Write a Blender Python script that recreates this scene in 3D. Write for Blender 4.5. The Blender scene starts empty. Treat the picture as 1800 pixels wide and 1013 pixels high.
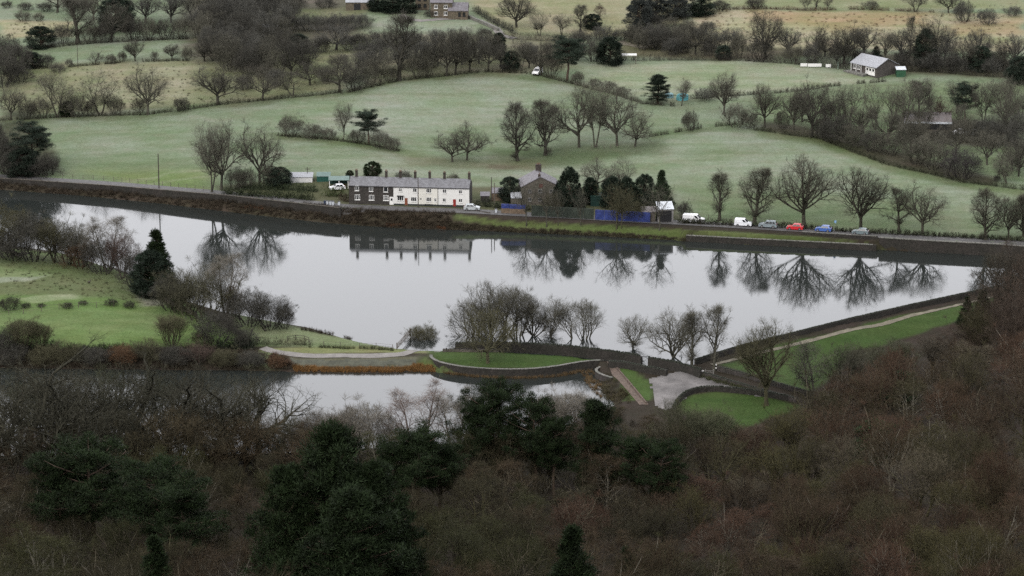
import bpy, math, random
import numpy as np

# ------------------------------------------------------------------ camera, sky, sun, exposure
scene = bpy.context.scene
COL = scene.collection
TH = math.radians(14.8)          # the camera looks down from the hill
F = 5740.0                       # focal length in photo pixels (1800 wide)
CAMZ = 190.0                     # metres above the reservoir
cam_d = bpy.data.cameras.new('camera')
cam_d.sensor_width = 36.0
cam_d.lens = 36.0 * F / 1800.0
cam_d.clip_start = 1.0
cam_d.clip_end = 30000.0
cam = bpy.data.objects.new('camera', cam_d)
cam.location = (0, 0, CAMZ)
cam.rotation_euler = (math.pi / 2 - TH, 0, 0)
COL.objects.link(cam)
scene.camera = cam

world = bpy.data.worlds.new('World')
scene.world = world
world.use_nodes = True
wn = world.node_tree
for n in list(wn.nodes):
    wn.nodes.remove(n)
SUN_EL, SUN_AZ = math.radians(38), math.radians(215)     # azimuth clockwise from +Y
sky = wn.nodes.new('ShaderNodeTexSky')
sky.sky_type = 'NISHITA'
sky.sun_disc = False
sky.sun_elevation = SUN_EL
sky.sun_rotation = SUN_AZ
sky.air_density = 1.0
sky.dust_density = 6.0
sky.ozone_density = 1.0
mixw = wn.nodes.new('ShaderNodeMix')
mixw.data_type = 'RGBA'
mixw.inputs[0].default_value = 0.86                       # closed cloud deck
mixw.inputs[7].default_value = (9.6, 9.58, 9.9, 1)
bg = wn.nodes.new('ShaderNodeBackground')
bg.inputs['Strength'].default_value = 0.1
out = wn.nodes.new('ShaderNodeOutputWorld')
wn.links.new(sky.outputs[0], mixw.inputs[6])
wn.links.new(mixw.outputs[2], bg.inputs['Color'])
wn.links.new(bg.outputs[0], out.inputs['Surface'])

sun_d = bpy.data.lights.new('sun', 'SUN')
sun_d.energy = 0.7
sun_d.angle = math.radians(40)
sun_d.color = (1.0, 0.97, 0.93)
sun = bpy.data.objects.new('sun', sun_d)
sv = (math.sin(SUN_AZ) * math.cos(SUN_EL), math.cos(SUN_AZ) * math.cos(SUN_EL), math.sin(SUN_EL))
from mathutils import Vector, Matrix
sun.rotation_euler = Vector(sv).to_track_quat('Z', 'Y').to_euler()
sun.location = (0, 0, 400)
COL.objects.link(sun)

scene.view_settings.view_transform = 'Standard'
scene.view_settings.look = 'None'
scene.view_settings.gamma = 1.0
scene.view_settings.use_curve_mapping = False
scene.view_settings.exposure = 1.55
scene.render.engine = 'CYCLES'
scene.cycles.max_bounces = 3
scene.cycles.diffuse_bounces = 1
scene.cycles.glossy_bounces = 2
scene.cycles.transparent_max_bounces = 4
scene.cycles.use_denoising = False
scene.render.use_persistent_data = False

# ------------------------------------------------------------------ helpers
C_, S_ = math.cos(TH), math.sin(TH)

def P(px, py, z=0.0):
    """point of the plane at height z that the photo shows at (px, py)"""
    u, v = (px - 900.0) / F, (506.5 - py) / F
    dx, dy, dz = u, C_ + v * S_, -S_ + v * C_
    t = (z - CAMZ) / dz
    return (dx * t, dy * t, z)

def proj(X, Y, Z):
    d = Y * C_ - (Z - CAMZ) * S_
    up = Y * S_ + (Z - CAMZ) * C_
    return 900 + F * X / d, 506.5 - F * up / d

def depth(p):
    return p[1] * C_ - (p[2] - CAMZ) * S_

def sstep(a, b, x):
    t = np.clip((x - a) / (b - a), 0, 1)
    return t * t * (3 - 2 * t)

def mesh_obj(name, verts, faces, mats=None, parent=None, smooth=False, midx=None):
    me = bpy.data.meshes.new(name)
    if isinstance(verts, np.ndarray):
        verts = verts.tolist()
    me.from_pydata(verts, [], faces)
    if mats is not None:
        for m in (mats if isinstance(mats, (list, tuple)) else [mats]):
            me.materials.append(m)
    if midx is not None:
        me.polygons.foreach_set('material_index', midx)
    if smooth:
        me.polygons.foreach_set('use_smooth', [True] * len(me.polygons))
    me.update()
    o = bpy.data.objects.new(name, me)
    COL.objects.link(o)
    if parent is not None:
        o.parent = parent
    return o

LABELS_USED = {}

def tag(o, label, cat, group=None, kind=None):
    o['label'] = label
    o['category'] = cat
    if group:
        o['group'] = group
    if kind:
        o['kind'] = kind
    return o

def empty(name, loc, rz=0.0, label=None, cat=None, group=None):
    o = bpy.data.objects.new(name, None)
    o.location = loc
    o.rotation_euler = (0, 0, rz)
    o.empty_display_size = 0.5
    COL.objects.link(o)
    if label:
        tag(o, label, cat, group)
    return o

class MB:
    """collects simple shapes into one mesh"""
    def __init__(self):
        self.v, self.f = [], []
    def quadmesh(self, verts, faces):
        b = len(self.v)
        self.v.extend([tuple(p) for p in verts])
        self.f.extend([tuple(i + b for i in f) for f in faces])
        return self
    def box(self, x0, x1, y0, y1, z0, z1):
        return self.quadmesh([(x0, y0, z0), (x1, y0, z0), (x1, y1, z0), (x0, y1, z0),
                              (x0, y0, z1), (x1, y0, z1), (x1, y1, z1), (x0, y1, z1)],
                             [(0, 3, 2, 1), (4, 5, 6, 7), (0, 1, 5, 4), (1, 2, 6, 5), (2, 3, 7, 6), (3, 0, 4, 7)])
    def bar(self, a, b, w, h=None):
        """box bar from a to b with section w x h"""
        a, b = Vector(a), Vector(b)
        h = h or w
        d = (b - a)
        if d.length < 1e-6:
            return self
        d.normalize()
        s = d.cross(Vector((0, 0, 1)))
        if s.length < 1e-3:
            s = Vector((1, 0, 0))
        s.normalize()
        t = s.cross(d)
        s, t = s * w / 2, t * h / 2
        vs = [a - s - t, a + s - t, a + s + t, a - s + t, b - s - t, b + s - t, b + s + t, b - s + t]
        return self.quadmesh([tuple(x) for x in vs], [(0, 3, 2, 1), (4, 5, 6, 7), (0, 1, 5, 4), (1, 2, 6, 5), (2, 3, 7, 6), (3, 0, 4, 7)])
    def cyl(self, x, y, z0, z1, r0, r1=None, n=8):
        r1 = r0 if r1 is None else r1
        vs = [(x + r0 * math.cos(2 * math.pi * i / n), y + r0 * math.sin(2 * math.pi * i / n), z0) for i in range(n)]
        vs += [(x + r1 * math.cos(2 * math.pi * i / n), y + r1 * math.sin(2 * math.pi * i / n), z1) for i in range(n)]
        fs = [(i, (i + 1) % n, n + (i + 1) % n, n + i) for i in range(n)] + [tuple(range(n - 1, -1, -1)), tuple(range(n, 2 * n))]
        return self.quadmesh(vs, fs)
    def build(self, name, mat, parent=None, smooth=False):
        return mesh_obj(name, self.v, self.f, mat, parent, smooth)

# ------------------------------------------------------------------ materials
MATS = {}
ALB = 0.68                       # the wet winter scene is darker than the bright cloud it mirrors

def new_mat(name):
    m = bpy.data.materials.new(name)
    m.use_nodes = True
    nt = m.node_tree
    bs = nt.nodes['Principled BSDF']
    bs.inputs['Specular IOR Level'].default_value = 0.25
    MATS[name] = m
    return m, nt, bs

def noise(nt, scale, detail=3.0, rough=0.6, coord='Object', vec=None):
    n = nt.nodes.new('ShaderNodeTexNoise')
    n.inputs['Scale'].default_value = scale
    n.inputs['Detail'].default_value = detail
    n.inputs['Roughness'].default_value = rough
    if vec is None:
        tc = nt.nodes.new('ShaderNodeTexCoord')
        vec = tc.outputs[coord]
    nt.links.new(vec, n.inputs['Vector'])
    return n

def ramp(nt, src, stops):
    r = nt.nodes.new('ShaderNodeValToRGB')
    el = r.color_ramp.elements
    while len(el) < len(stops):
        el.new(0.5)
    for e, (p, c) in zip(el, stops):
        e.position = p
        e.color = (c[0], c[1], c[2], 1) if len(c) == 3 else c
    nt.links.new(src, r.inputs[0])
    return r

def mul(nt, a, b, fac=1.0, mode='MULTIPLY'):
    m = nt.nodes.new('ShaderNodeMix')
    m.data_type = 'RGBA'
    m.blend_type = mode
    if isinstance(fac, float):
        m.inputs[0].default_value = fac
    else:
        nt.links.new(fac, m.inputs[0])
    for s, i in ((a, 6), (b, 7)):
        if isinstance(s, tuple):
            m.inputs[i].default_value = (s + (1,))[:4]
        else:
            nt.links.new(s, m.inputs[i])
    return m.outputs[2]

def simple(name, col, rough=0.8, var=0.25, scale=1.5, metal=0.0, spec=0.25, bump=0.0, coord='Object'):
    m, nt, bs = new_mat(name)
    n = noise(nt, scale, 4.0, 0.65, coord)
    lo, hi = 1 - var, 1 + var
    r = ramp(nt, n.outputs['Fac'], [(0.3, (lo, lo, lo)), (0.7, (hi, hi, hi))])
    c = mul(nt, tuple(x * ALB for x in col), r.outputs[0])
    nt.links.new(c, bs.inputs['Base Color'])
    bs.inputs['Roughness'].default_value = rough
    bs.inputs['Metallic'].default_value = metal
    bs.inputs['Specular IOR Level'].default_value = spec
    if bump:
        b = nt.nodes.new('ShaderNodeBump')
        b.inputs['Strength'].default_value = bump
        b.inputs['Distance'].default_value = 0.1
        nt.links.new(n.outputs['Fac'], b.inputs['Height'])
        nt.links.new(b.outputs[0], bs.inputs['Normal'])
    return m

def by_object_colour(name, var=0.3, scale=0.6, rough=0.9):
    """colour from the object's own colour, broken up by noise"""
    m, nt, bs = new_mat(name)
    oi = nt.nodes.new('ShaderNodeObjectInfo')
    n = noise(nt, scale, 3.0, 0.7)
    lo, hi = ALB * (1 - var), ALB * (1 + var)
    r = ramp(nt, n.outputs['Fac'], [(0.32, (lo, lo, lo)), (0.68, (hi, hi, hi))])
    nt.links.new(mul(nt, oi.outputs['Color'], r.outputs[0]), bs.inputs['Base Color'])
    bs.inputs['Roughness'].default_value = rough
    bs.inputs['Specular IOR Level'].default_value = 0.1
    return m

M_BARK = by_object_colour('bark', 0.3, 2.0)
M_TWIG = by_object_colour('twigs', 0.35, 0.35)
M_LEAF = by_object_colour('evergreen_leaves', 0.62, 1.1, 0.75)

def stone_mat(name, col, brick=(0.55, 0.22), mortar=0.55, var=0.35, coord='Object'):
    m, nt, bs = new_mat(name)
    n = noise(nt, 2.2, 5.0, 0.7, coord)
    n2 = noise(nt, 0.35, 3.0, 0.6, coord)
    r = ramp(nt, n.outputs['Fac'], [(0.28, (1 - var,) * 3), (0.72, (1 + var,) * 3)])
    r2 = ramp(nt, n2.outputs['Fac'], [(0.3, (0.75, 0.8, 0.72)), (0.7, (1.15, 1.1, 1.1))])
    v = nt.nodes.new('ShaderNodeTexVoronoi')
    v.inputs['Scale'].default_value = 2.6
    tc = nt.nodes.new('ShaderNodeTexCoord')
    nt.links.new(tc.outputs[coord], v.inputs['Vector'])
    r3 = ramp(nt, v.outputs['Distance'], [(0.0, (1.1, 1.1, 1.1)), (0.75, (0.6, 0.6, 0.6))])
    c = mul(nt, mul(nt, mul(nt, tuple(x * ALB for x in col), r.outputs[0]), r2.outputs[0]), r3.outputs[0])
    nt.links.new(c, bs.inputs['Base Color'])
    bs.inputs['Roughness'].default_value = 0.92
    b = nt.nodes.new('ShaderNodeBump')
    b.inputs['Strength'].default_value = 0.5
    b.inputs['Distance'].default_value = 0.05
    nt.links.new(v.outputs['Distance'], b.inputs['Height'])
    nt.links.new(b.outputs[0], bs.inputs['Normal'])
    return m

M_STONE_DARK = stone_mat('dark_gritstone', (0.055, 0.049, 0.046))
M_STONE_WALL = stone_mat('walling_stone', (0.032, 0.029, 0.025))
M_STONE_WARM = stone_mat('warm_stone', (0.118, 0.106, 0.09))
M_STONE_FARM = stone_mat('farm_stone', (0.14, 0.118, 0.088))
M_COPING = stone_mat('pale_coping', (0.17, 0.168, 0.155))
M_COPING_DARK = stone_mat('mossy_coping', (0.026, 0.03, 0.021))
M_WHITE = simple('white_render', (0.62, 0.62, 0.60), 0.85, 0.06, 0.8)
M_CREAM = simple('cream_render', (0.61, 0.60, 0.55), 0.85, 0.06, 0.8)
M_WPAINT = simple('white_paint', (0.70, 0.70, 0.68), 0.5, 0.05, 3)
M_RED = simple('red_door_paint', (0.22, 0.025, 0.02), 0.5, 0.1, 3)
M_RUST = simple('rusty_brown_door', (0.17, 0.055, 0.03), 0.6, 0.1, 3)
M_GLASS = simple('window_glass', (0.015, 0.017, 0.02), 0.12, 0.2, 2, spec=0.5)
M_PLINTH = simple('dark_plinth', (0.025, 0.03, 0.028), 0.8, 0.3, 3)
M_WOOD = simple('weathered_wood', (0.10, 0.085, 0.07), 0.85, 0.3, 4)
M_POLE = simple('pole_timber', (0.055, 0.045, 0.038), 0.85, 0.2, 4)
M_CHIM = stone_mat('chimney_stone', (0.06, 0.05, 0.045))
M_POT = simple('clay_pot', (0.13, 0.075, 0.05), 0.8, 0.2, 4)
M_RUBBER = simple('tyre_rubber', (0.012, 0.012, 0.012), 0.8, 0.2, 6)
M_RIM = simple('wheel_metal', (0.35, 0.35, 0.36), 0.35, 0.1, 6, metal=0.7)
M_LAMP = simple('headlamp', (0.7, 0.7, 0.7), 0.2, 0.05, 6, spec=0.5)
M_TAIL = simple('rear_lamp', (0.30, 0.01, 0.01), 0.3, 0.05, 6, spec=0.5)
M_TRIM = simple('black_trim', (0.015, 0.015, 0.016), 0.6, 0.1, 6)

def slate_mat(name, col, frost=0.5):
    m, nt, bs = new_mat(name)
    n = noise(nt, 1.1, 4.0, 0.75)
    n2 = noise(nt, 6.0, 2.0, 0.6)
    br = nt.nodes.new('ShaderNodeTexBrick')
    br.inputs['Scale'].default_value = 1.0
    br.inputs['Brick Width'].default_value = 0.42
    br.inputs['Row Height'].default_value = 0.28
    br.inputs['Mortar Size'].default_value = 0.02
    br.inputs['Color1'].default_value = (1.15, 1.15, 1.15, 1)
    br.inputs['Color2'].default_value = (0.8, 0.8, 0.8, 1)
    br.inputs['Mortar'].default_value = (0.35, 0.35, 0.35, 1)
    tc = nt.nodes.new('ShaderNodeTexCoord')
    nt.links.new(tc.outputs['Object'], br.inputs['Vector'])
    c = mul(nt, tuple(col), br.outputs['Color'])
    fr = ramp(nt, n.outputs['Fac'], [(0.42, (0, 0, 0)), (0.66, (frost,) * 3)])
    c = mul(nt, c, (0.27, 0.28, 0.30), fr.outputs[0], 'MIX')
    r2 = ramp(nt, n2.outputs['Fac'], [(0.3, (0.75 * ALB,) * 3), (0.7, (1.25 * ALB,) * 3)])
    nt.links.new(mul(nt, c, r2.outputs[0]), bs.inputs['Base Color'])
    bs.inputs['Roughness'].default_value = 0.6
    return m

M_SLATE = slate_mat('frosted_slate', (0.11, 0.108, 0.115), 0.32)
M_SLATE_DARK = slate_mat('plain_slate', (0.12, 0.11, 0.12), 0.25)
M_SLATE_PALE = slate_mat('pale_sheet_roof', (0.30, 0.31, 0.33), 0.5)
M_ROOF_BROWN = slate_mat('brown_sheet_roof', (0.14, 0.12, 0.115), 0.2)

# ------------------------------------------------------------------ the lie of the land
ROAD_PX = [(-220, 297, 2.2), (-60, 306, 2.2), (0, 311, 2.2), (200, 324, 2.6), (400, 341, 3.3), (500, 352, 3.45), (600, 363, 3.45),
           (720, 368, 3.35), (836, 372, 3.1), (900, 376, 2.8), (1000, 381, 2.6), (1100, 387, 2.4), (1200, 392, 2.2),
           (1300, 398, 2.1), (1400, 404, 2.0), (1500, 411, 2.0), (1600, 417, 2.2), (1700, 422, 2.4), (1800, 428, 2.5), (2000, 440, 2.5)]
ROAD_W = np.array([P(*p) for p in ROAD_PX])

RES_PX = [(-160, 321), (0, 334), (130, 343), (280, 358), (420, 375), (560, 391), (610, 395), (700, 402), (840, 406), (960, 411), (1100, 418),
          (1210, 424), (1300, 429), (1420, 435), (1541, 441), (1545, 439), (1640, 444), (1750, 449), (1830, 456), (1900, 480),
          (1830, 500), (1740, 520), (1600, 550), (1500, 573), (1400, 598), (1300, 623), (1228, 645), (1170, 650), (1100, 638), (1000, 626),
          (870, 618), (800, 617), (740, 616), (700, 613), (640, 603), (560, 583), (500, 574), (410, 556), (350, 540),
          (300, 523), (240, 500), (120, 466), (0, 452), (-160, 436)]
RES = np.array([P(x, y, 0.0)[:2] for x, y in RES_PX])
POND_Z = -1.5
POND_PX = [(-120, 640), (0, 648), (200, 650), (400, 652), (470, 653), (520, 655), (600, 656), (700, 656), (735, 652), (748, 653), (765, 654),
           (790, 657), (830, 660.5), (880, 663.5), (930, 663), (975, 659), (1010, 652), (1046, 648), (1053, 662), (1056, 690), (1078, 712),
           (1000, 745), (900, 770), (700, 785), (500, 795), (300, 800), (100, 800), (-120, 800)]
POND = np.array([P(x, y, POND_Z)[:2] for x, y in POND_PX])

CTRL = [
    # left fields
    (0, 440, 4.5), (150, 453, 4.0), (260, 495, 3.0), (330, 540, 2.0), (0, 480, 5.0), (100, 500, 4.5), (200, 530, 3.5), (0, 540, 4.0),
    (150, 560, 3.2), (300, 560, 2.2), (400, 580, 1.4), (0, 605, 2.0), (200, 608, 1.5), (350, 605, 1.0), (450, 598, 1.0), (450, 572, 1.8),
    (520, 588, 1.4), (600, 602, 1.0), (670, 611, .8), (-100, 440, 5), (-100, 540, 4.5), (-100, 610, 2.2),
    (480, 612, .7), (600, 613, .6), (700, 616, .6), (800, 612, .7), (900, 612, .7), (1000, 618, .7), (1100, 630, .6), (1170, 640, .6),
    (500, 626, .4), (600, 628, .4), (700, 627, .45), (750, 620, .5),
    (520, 645, -.9), (600, 646, -.9), (700, 646, -.9), (0, 630, .3), (200, 632, .0), (400, 634, -.2), (-100, 632, .5),
    # weir lawn and yard
    (770, 626, .35), (830, 640, .32), (900, 642, .32), (1000, 634, .34), (1055, 631, .36), (860, 622, .5), (950, 622, .5),
    (1070, 655, -.1), (1110, 665, -.15), (1140, 690, -.5), (1120, 715, -1.0), (1180, 665, -.05), (1200, 690, -.5), (1165, 700, -.7), (1175, 720, -1.1),
    (1260, 680, -.2), (1330, 695, -.5), (1240, 655, .5),
    # dam crest and the ground below it
    (1250, 640, .8), (1400, 597, .85), (1500, 571, .9), (1600, 547, .95), (1735, 516, 1.0), (1800, 500, 2.0),
    (1320, 650, .1), (1400, 655, -1.2), (1500, 640, -2.8), (1500, 605, -.8), (1600, 600, -2.2), (1650, 570, -.6), (1700, 560, 0.), (1800, 560, 3.0),
    (1800, 640, 4.5), (1700, 640, .6), (1600, 680, -2.), (1500, 720, -3.), (1400, 700, -1.8), (1400, 760, -3.), (1290, 720, -1.6), (1290, 760, -2.6), (1300, 800, -3.),
    (1700, 760, 3.5), (1600, 800, 0.), (1800, 760, 8.), (1500, 850, 0.), (1800, 900, 11.), (1650, 950, 6.), (1400, 900, 0.), (1400, 1000, 3.),
    (1200, 780, -2.2), (1200, 900, -.5), (1200, 1000, 2.), (1000, 800, -1.2), (1000, 870, -.8), (1000, 950, 1.), (1000, 1010, 3.), (800, 850, -.8), (800, 950, 1.),
    (600, 860, -.8), (600, 950, 1.5), (400, 860, -.8), (400, 950, 1.5), (200, 860, -.6), (200, 950, 1.5), (0, 860, -.5), (0, 950, 1.8),
    (0, 1013, 4.), (400, 1013, 4.), (800, 1013, 3.5), (1200, 1040, 4.), (1600, 1030, 8.), (1800, 1013, 15.), (-100, 900, 1.), (1900, 950, 16.), (1900, 700, 9.), (1900, 560, 5.),
    (0, 1100, 9.), (600, 1100, 9.), (1200, 1100, 9.), (1800, 1100, 20.), (900, 1060, 6.),
]
_cp = np.array([P(*c) for c in CTRL] + [tuple(p) for p in ROAD_W])

def _tps_fit(pts, lam=0.02):
    n = len(pts)
    s = 100.0
    xy = pts[:, :2] / s
    d2 = ((xy[:, None] - xy[None]) ** 2).sum(-1)
    K = 0.5 * d2 * np.log(d2 + 1e-9)
    A = np.zeros((n + 3, n + 3))
    A[:n, :n] = K + lam * 0.05 * np.eye(n)
    A[:n, n] = 1
    A[:n, n + 1:] = xy
    A[n, :n] = 1
    A[n + 1:, :n] = xy.T
    b = np.zeros(n + 3)
    b[:n] = pts[:, 2]
    return np.linalg.solve(A, b), xy, s

_w, _xy, _s = _tps_fit(_cp)

def tps(X, Y):
    out = np.zeros(X.shape)
    fl = np.stack([X.ravel(), Y.ravel()], -1) / _s
    res = np.empty(len(fl))
    for i in range(0, len(fl), 20000):
        q = fl[i:i + 20000]
        d2 = ((q[:, None] - _xy[None]) ** 2).sum(-1)
        res[i:i + 20000] = (0.5 * d2 * np.log(d2 + 1e-9)) @ _w[:len(_xy)] + _w[len(_xy)] + q @ _w[len(_xy) + 1:]
    return res.reshape(X.shape)

def poly_sd(X, Y, poly):
    """signed distance to a polygon, negative inside"""
    x, y = X.ravel(), Y.ravel()
    best = np.full(x.shape, 1e18)
    inside = np.zeros(x.shape, bool)
    n = len(poly)
    for i in range(n):
        ax, ay = poly[i]
        bx, by = poly[(i + 1) % n]
        ex, ey = bx - ax, by - ay
        t = np.clip(((x - ax) * ex + (y - ay) * ey) / (ex * ex + ey * ey + 1e-12), 0, 1)
        best = np.minimum(best, (x - ax - t * ex) ** 2 + (y - ay - t * ey) ** 2)
        cond = (ay > y) != (by > y)
        xi = ax + (y - ay) * ex / (ey if abs(ey) > 1e-12 else 1e-12)
        inside ^= cond & (x < xi)
    d = np.sqrt(best)
    return np.where(inside, -d, d).reshape(X.shape)

def line_dist(X, Y, pts):
    x, y = X.ravel(), Y.ravel()
    best = np.full(x.shape, 1e18)
    for (ax, ay), (bx, by) in zip(pts[:-1], pts[1:]):
        ex, ey = bx - ax, by - ay
        t = np.clip(((x - ax) * ex + (y - ay) * ey) / (ex * ex + ey * ey + 1e-12), 0, 1)
        best = np.minimum(best, (x - ax - t * ex) ** 2 + (y - ay - t * ey) ** 2)
    return np.sqrt(best).reshape(X.shape)

# smooth value noise for the land
_rs = np.random.RandomState(7)
_tab = _rs.rand(256, 256)

def vnoise(X, Y, scale):
    x, y = X / scale + 1000.0, Y / scale + 1000.0
    xi, yi = np.floor(x).astype(int), np.floor(y).astype(int)
    fx, fy = x - xi, y - yi
    fx, fy = fx * fx * (3 - 2 * fx), fy * fy * (3 - 2 * fy)
    g = lambda a, b: _tab[a % 256, b % 256]
    return (g(xi, yi) * (1 - fx) + g(xi + 1, yi) * fx) * (1 - fy) + (g(xi, yi + 1) * (1 - fx) + g(xi + 1, yi + 1) * fx) * fy

_hills = [  # px, py, guessed z, rise, radius
    (860, 165, 10, 2.6, 42), (1380, 250, 8, 2.2, 40), (760, 262, 5, -1.0, 25), (950, 285, 5, -1.0, 25), (250, 240, 7, 1.5, 40),
    (1480, 110, 14, 1.5, 40), (300, 100, 14, 2.0, 30)]
_hills = [P(h[0], h[1], h[2])[:2] + (h[3], h[4]) for h in _hills]

def land(X, Y):
    Xc, Yc = np.clip(X, -195, 195), np.clip(Y, 470, 1080)
    yr = np.interp(Xc, ROAD_W[:, 0], ROAD_W[:, 1])
    zr = np.interp(Xc, ROAD_W[:, 0], ROAD_W[:, 2])
    s = Yc - yr
    zf = zr + 0.055 * np.clip(s - 4, 0, 90) + 0.088 * np.clip(s - 94, 0, 400)
    for hx, hy, a, r in _hills:
        zf = zf + a * np.exp(-((Xc - hx) ** 2 + (Yc - hy) ** 2) / (2 * r * r)) * sstep(8, 40, s)
    zf = zf + (vnoise(Xc, Yc, 35.0) - 0.5) * 1.2 * sstep(10, 60, s)
    zn = tps(Xc, np.minimum(Yc, yr + 12))
    w = sstep(-2.0, 7.0, s)
    z = zn * (1 - w) + zf * w
    # carriageway is level across
    z = z + (zr - z) * (1 - sstep(2.6, 5.5, np.abs(s)))
    z = z + (vnoise(Xc, Yc, 6.0) - 0.5) * 0.18 * sstep(5, 9, np.abs(s))
    # reservoir and pond basins
    for poly, lev, walls in ((RES, 0.0, WALLED_RES), (POND, POND_Z, WALLED_POND)):
        sd = poly_sd(Xc, Yc, poly)
        dw = np.full(sd.shape, 1e9)
        for wl in walls:
            dw = np.minimum(dw, line_dist(Xc, Yc, wl))
        bank = np.where(dw < 2.5, 0.5, 4.0)
        outz = lev + (z - lev) * sstep(0.0, 1.0, np.clip(sd / bank, 0, 1))
        # only close to the shore does the bank profile count
        z = np.where(sd > bank, z, np.where(sd > 0, outz, lev - 0.15 - np.minimum(2.5, -sd * 0.6)))
    # outside the mapped ground: up to the viewpoint, and on to the hills
    oy = np.clip(470 - Y, 0, None)
    hill = np.interp(Y, [-2000, -300, 0, 100, 300, 400, 470], [230, 205, 187.5, 138, 55, 28, 12])
    z = np.where(Y < 470, np.maximum(hill * sstep(0, 1, oy / 80.0) + z * (1 - sstep(0, 1, oy / 80.0)), z), z)
    z = z + 0.10 * np.clip(Y - 1080, 0, 2500) + 0.02 * np.clip(np.abs(X) - 195, 0, 2000)
    return z

def wline(pts, z=0.0):
    return [P(x, y, z)[:2] for x, y in pts]

WALLED_RES = [wline([(1210, 424), (1300, 429), (1420, 435), (1541, 441), (1545, 439), (1640, 444), (1750, 449), (1830, 456)]),
              wline([(1760, 515), (1600, 550), (1500, 573), (1400, 598), (1300, 623), (1228, 645)])]
WALLED_POND = [wline([(790, 657), (830, 660.5), (880, 663.5), (930, 663), (975, 659), (1010, 652), (1046, 648), (1053, 662)], POND_Z)]

def axis(segs):
    a = []
    for lo, hi, st in segs:
        a.extend(np.arange(lo, hi, st).tolist())
    return np.array(a)

AX = np.concatenate([[-6000, -3500, -2000, -1200, -700, -450, -320, -250], axis([(-200, 200, 1.15)]), [205, 250, 320, 450, 700, 1200, 2000, 3500, 6000]])
AY = np.concatenate([[-2500, -1500, -800, -300, -100, -40, 0, 50, 100, 150, 200, 250, 300, 340, 370, 400, 420, 440, 455],
                     axis([(465, 620, 1.6), (620, 850, 0.72), (850, 1090, 1.6)]), [1100, 1120, 1160, 1240, 1400, 1700, 2200, 3000, 4500, 7000, 10000]])
GX, GY = np.meshgrid(AX, AY)
GZ = land(GX, GY)

def zat(x, y):
    x, y = np.asarray(x, float), np.asarray(y, float)
    i = np.clip(np.searchsorted(AX, x) - 1, 0, len(AX) - 2)
    j = np.clip(np.searchsorted(AY, y) - 1, 0, len(AY) - 2)
    fx = (x - AX[i]) / (AX[i + 1] - AX[i])
    fy = (y - AY[j]) / (AY[j + 1] - AY[j])
    return (GZ[j, i] * (1 - fx) + GZ[j, i + 1] * fx) * (1 - fy) + (GZ[j + 1, i] * (1 - fx) + GZ[j + 1, i + 1] * fx) * fy

_ys = np.arange(440.0, 1400.0, 0.4)

def hit(px, py):
    """where the sight line of a photo pixel meets the land"""
    u, v = (px - 900.0) / F, (506.5 - py) / F
    dx, dy, dz = u, C_ + v * S_, -S_ + v * C_
    t = _ys / dy
    zr = CAMZ + dz * t
    zt = zat(dx * t, _ys)
    k = np.argmax(zr < zt)
    if not (zr[k] < zt[k]):
        k = len(_ys) - 1
    k = max(k, 1)
    a0, a1 = zr[k - 1] - zt[k - 1], zr[k] - zt[k]
    f = a0 / (a0 - a1) if a0 > a1 else 0.0
    y = _ys[k - 1] + f * 0.4
    x = dx * y / dy
    return (float(x), float(y), float(zat(x, y)))

# ---- land cover, as colours of the ground itself
FROST = (.140, .172, .115)
FROSTY = (.170, .198, .146)
GREENF = (.100, .132, .070)
NEARG = (.094, .140, .048)
LAWN = (.036, .062, .016)
VERGE = (.066, .088, .030)
ROUGH = (.135, .145, .082)
TAN = (.235, .222, .145)
BRACK = (.215, .165, .090)
BROWN = (.028, .023, .017)
BANKC = (.045, .038, .027)
DARKG = (.060, .080, .038)
px_, py_ = proj(GX, GY, GZ)
jit = (vnoise(GX, GY, 4.0) - .5) * 10 + (vnoise(GX, GY, 14.0) - .5) * 16
px_j, py_j = px_ + jit * 1.2, py_ + jit * .35
yr_ = np.interp(GX, ROAD_W[:, 0], ROAD_W[:, 1])
cover = np.empty(GX.shape + (3,))
cover[:] = FROST
cover[GY < yr_ - 1] = BROWN

def paint(poly, col, soft=14.0, where=None, amount=1.0):
    pa = np.array(poly, float)
    sd = poly_sd(px_j, py_j * 3.0, pa * np.array([1.0, 3.0]))
    w = (1 - sstep(-soft, soft, sd)) * amount
    if where is not None:
        w = w * where
    cover[:] = cover * (1 - w[..., None]) + np.array(col) * w[..., None]

far = (GY > yr_ + 2).astype(float)
near = (GY < yr_ - 2).astype(float)
# far side
paint([(90, 205), (380, 190), (620, 165), (1000, 135), (1180, 185), (1010, 255), (640, 250), (480, 235), (330, 330), (110, 310)], FROST, 30, far)
paint([(600, 165), (900, 132), (1010, 150), (900, 200), (700, 245), (560, 225)], FROSTY, 40, far, .7)
paint([(560, 255), (740, 275), (1000, 262), (1240, 225), (1420, 240), (1560, 290), (1800, 345), (1800, 420), (1200, 385), (840, 310), (560, 300)], FROSTY, 40, far, .6)
paint([(100, 285), (380, 275), (380, 345), (100, 320)], GREENF, 40, far, .8)
paint([(150, 300), (370, 300), (370, 345), (250, 332)], (.11, .15, .05), 30, far, .7)
paint([(1190, 320), (1500, 345), (1800, 385), (1800, 440), (1190, 395)], GREENF, 60, far, .85)
paint([(860, 262), (1180, 248), (1170, 268), (1010, 292), (870, 300)], DARKG, 22, far, .75)
paint([(700, 275), (960, 282), (940, 300), (720, 292)], (.10, .105, .06), 18, far, .7)
paint([(1200, 262), (1330, 250), (1340, 270), (1210, 280)], GREENF, 25, far, .5)
paint([(1010, 118), (1320, 104), (1490, 128), (1560, 142), (1330, 160), (1180, 182), (1020, 148)], (.180, .205, .140), 10, far)
paint([(0, 85), (60, 110), (330, 100), (560, 120), (610, 155), (380, 186), (0, 208)], ROUGH, 14, far)
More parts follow.
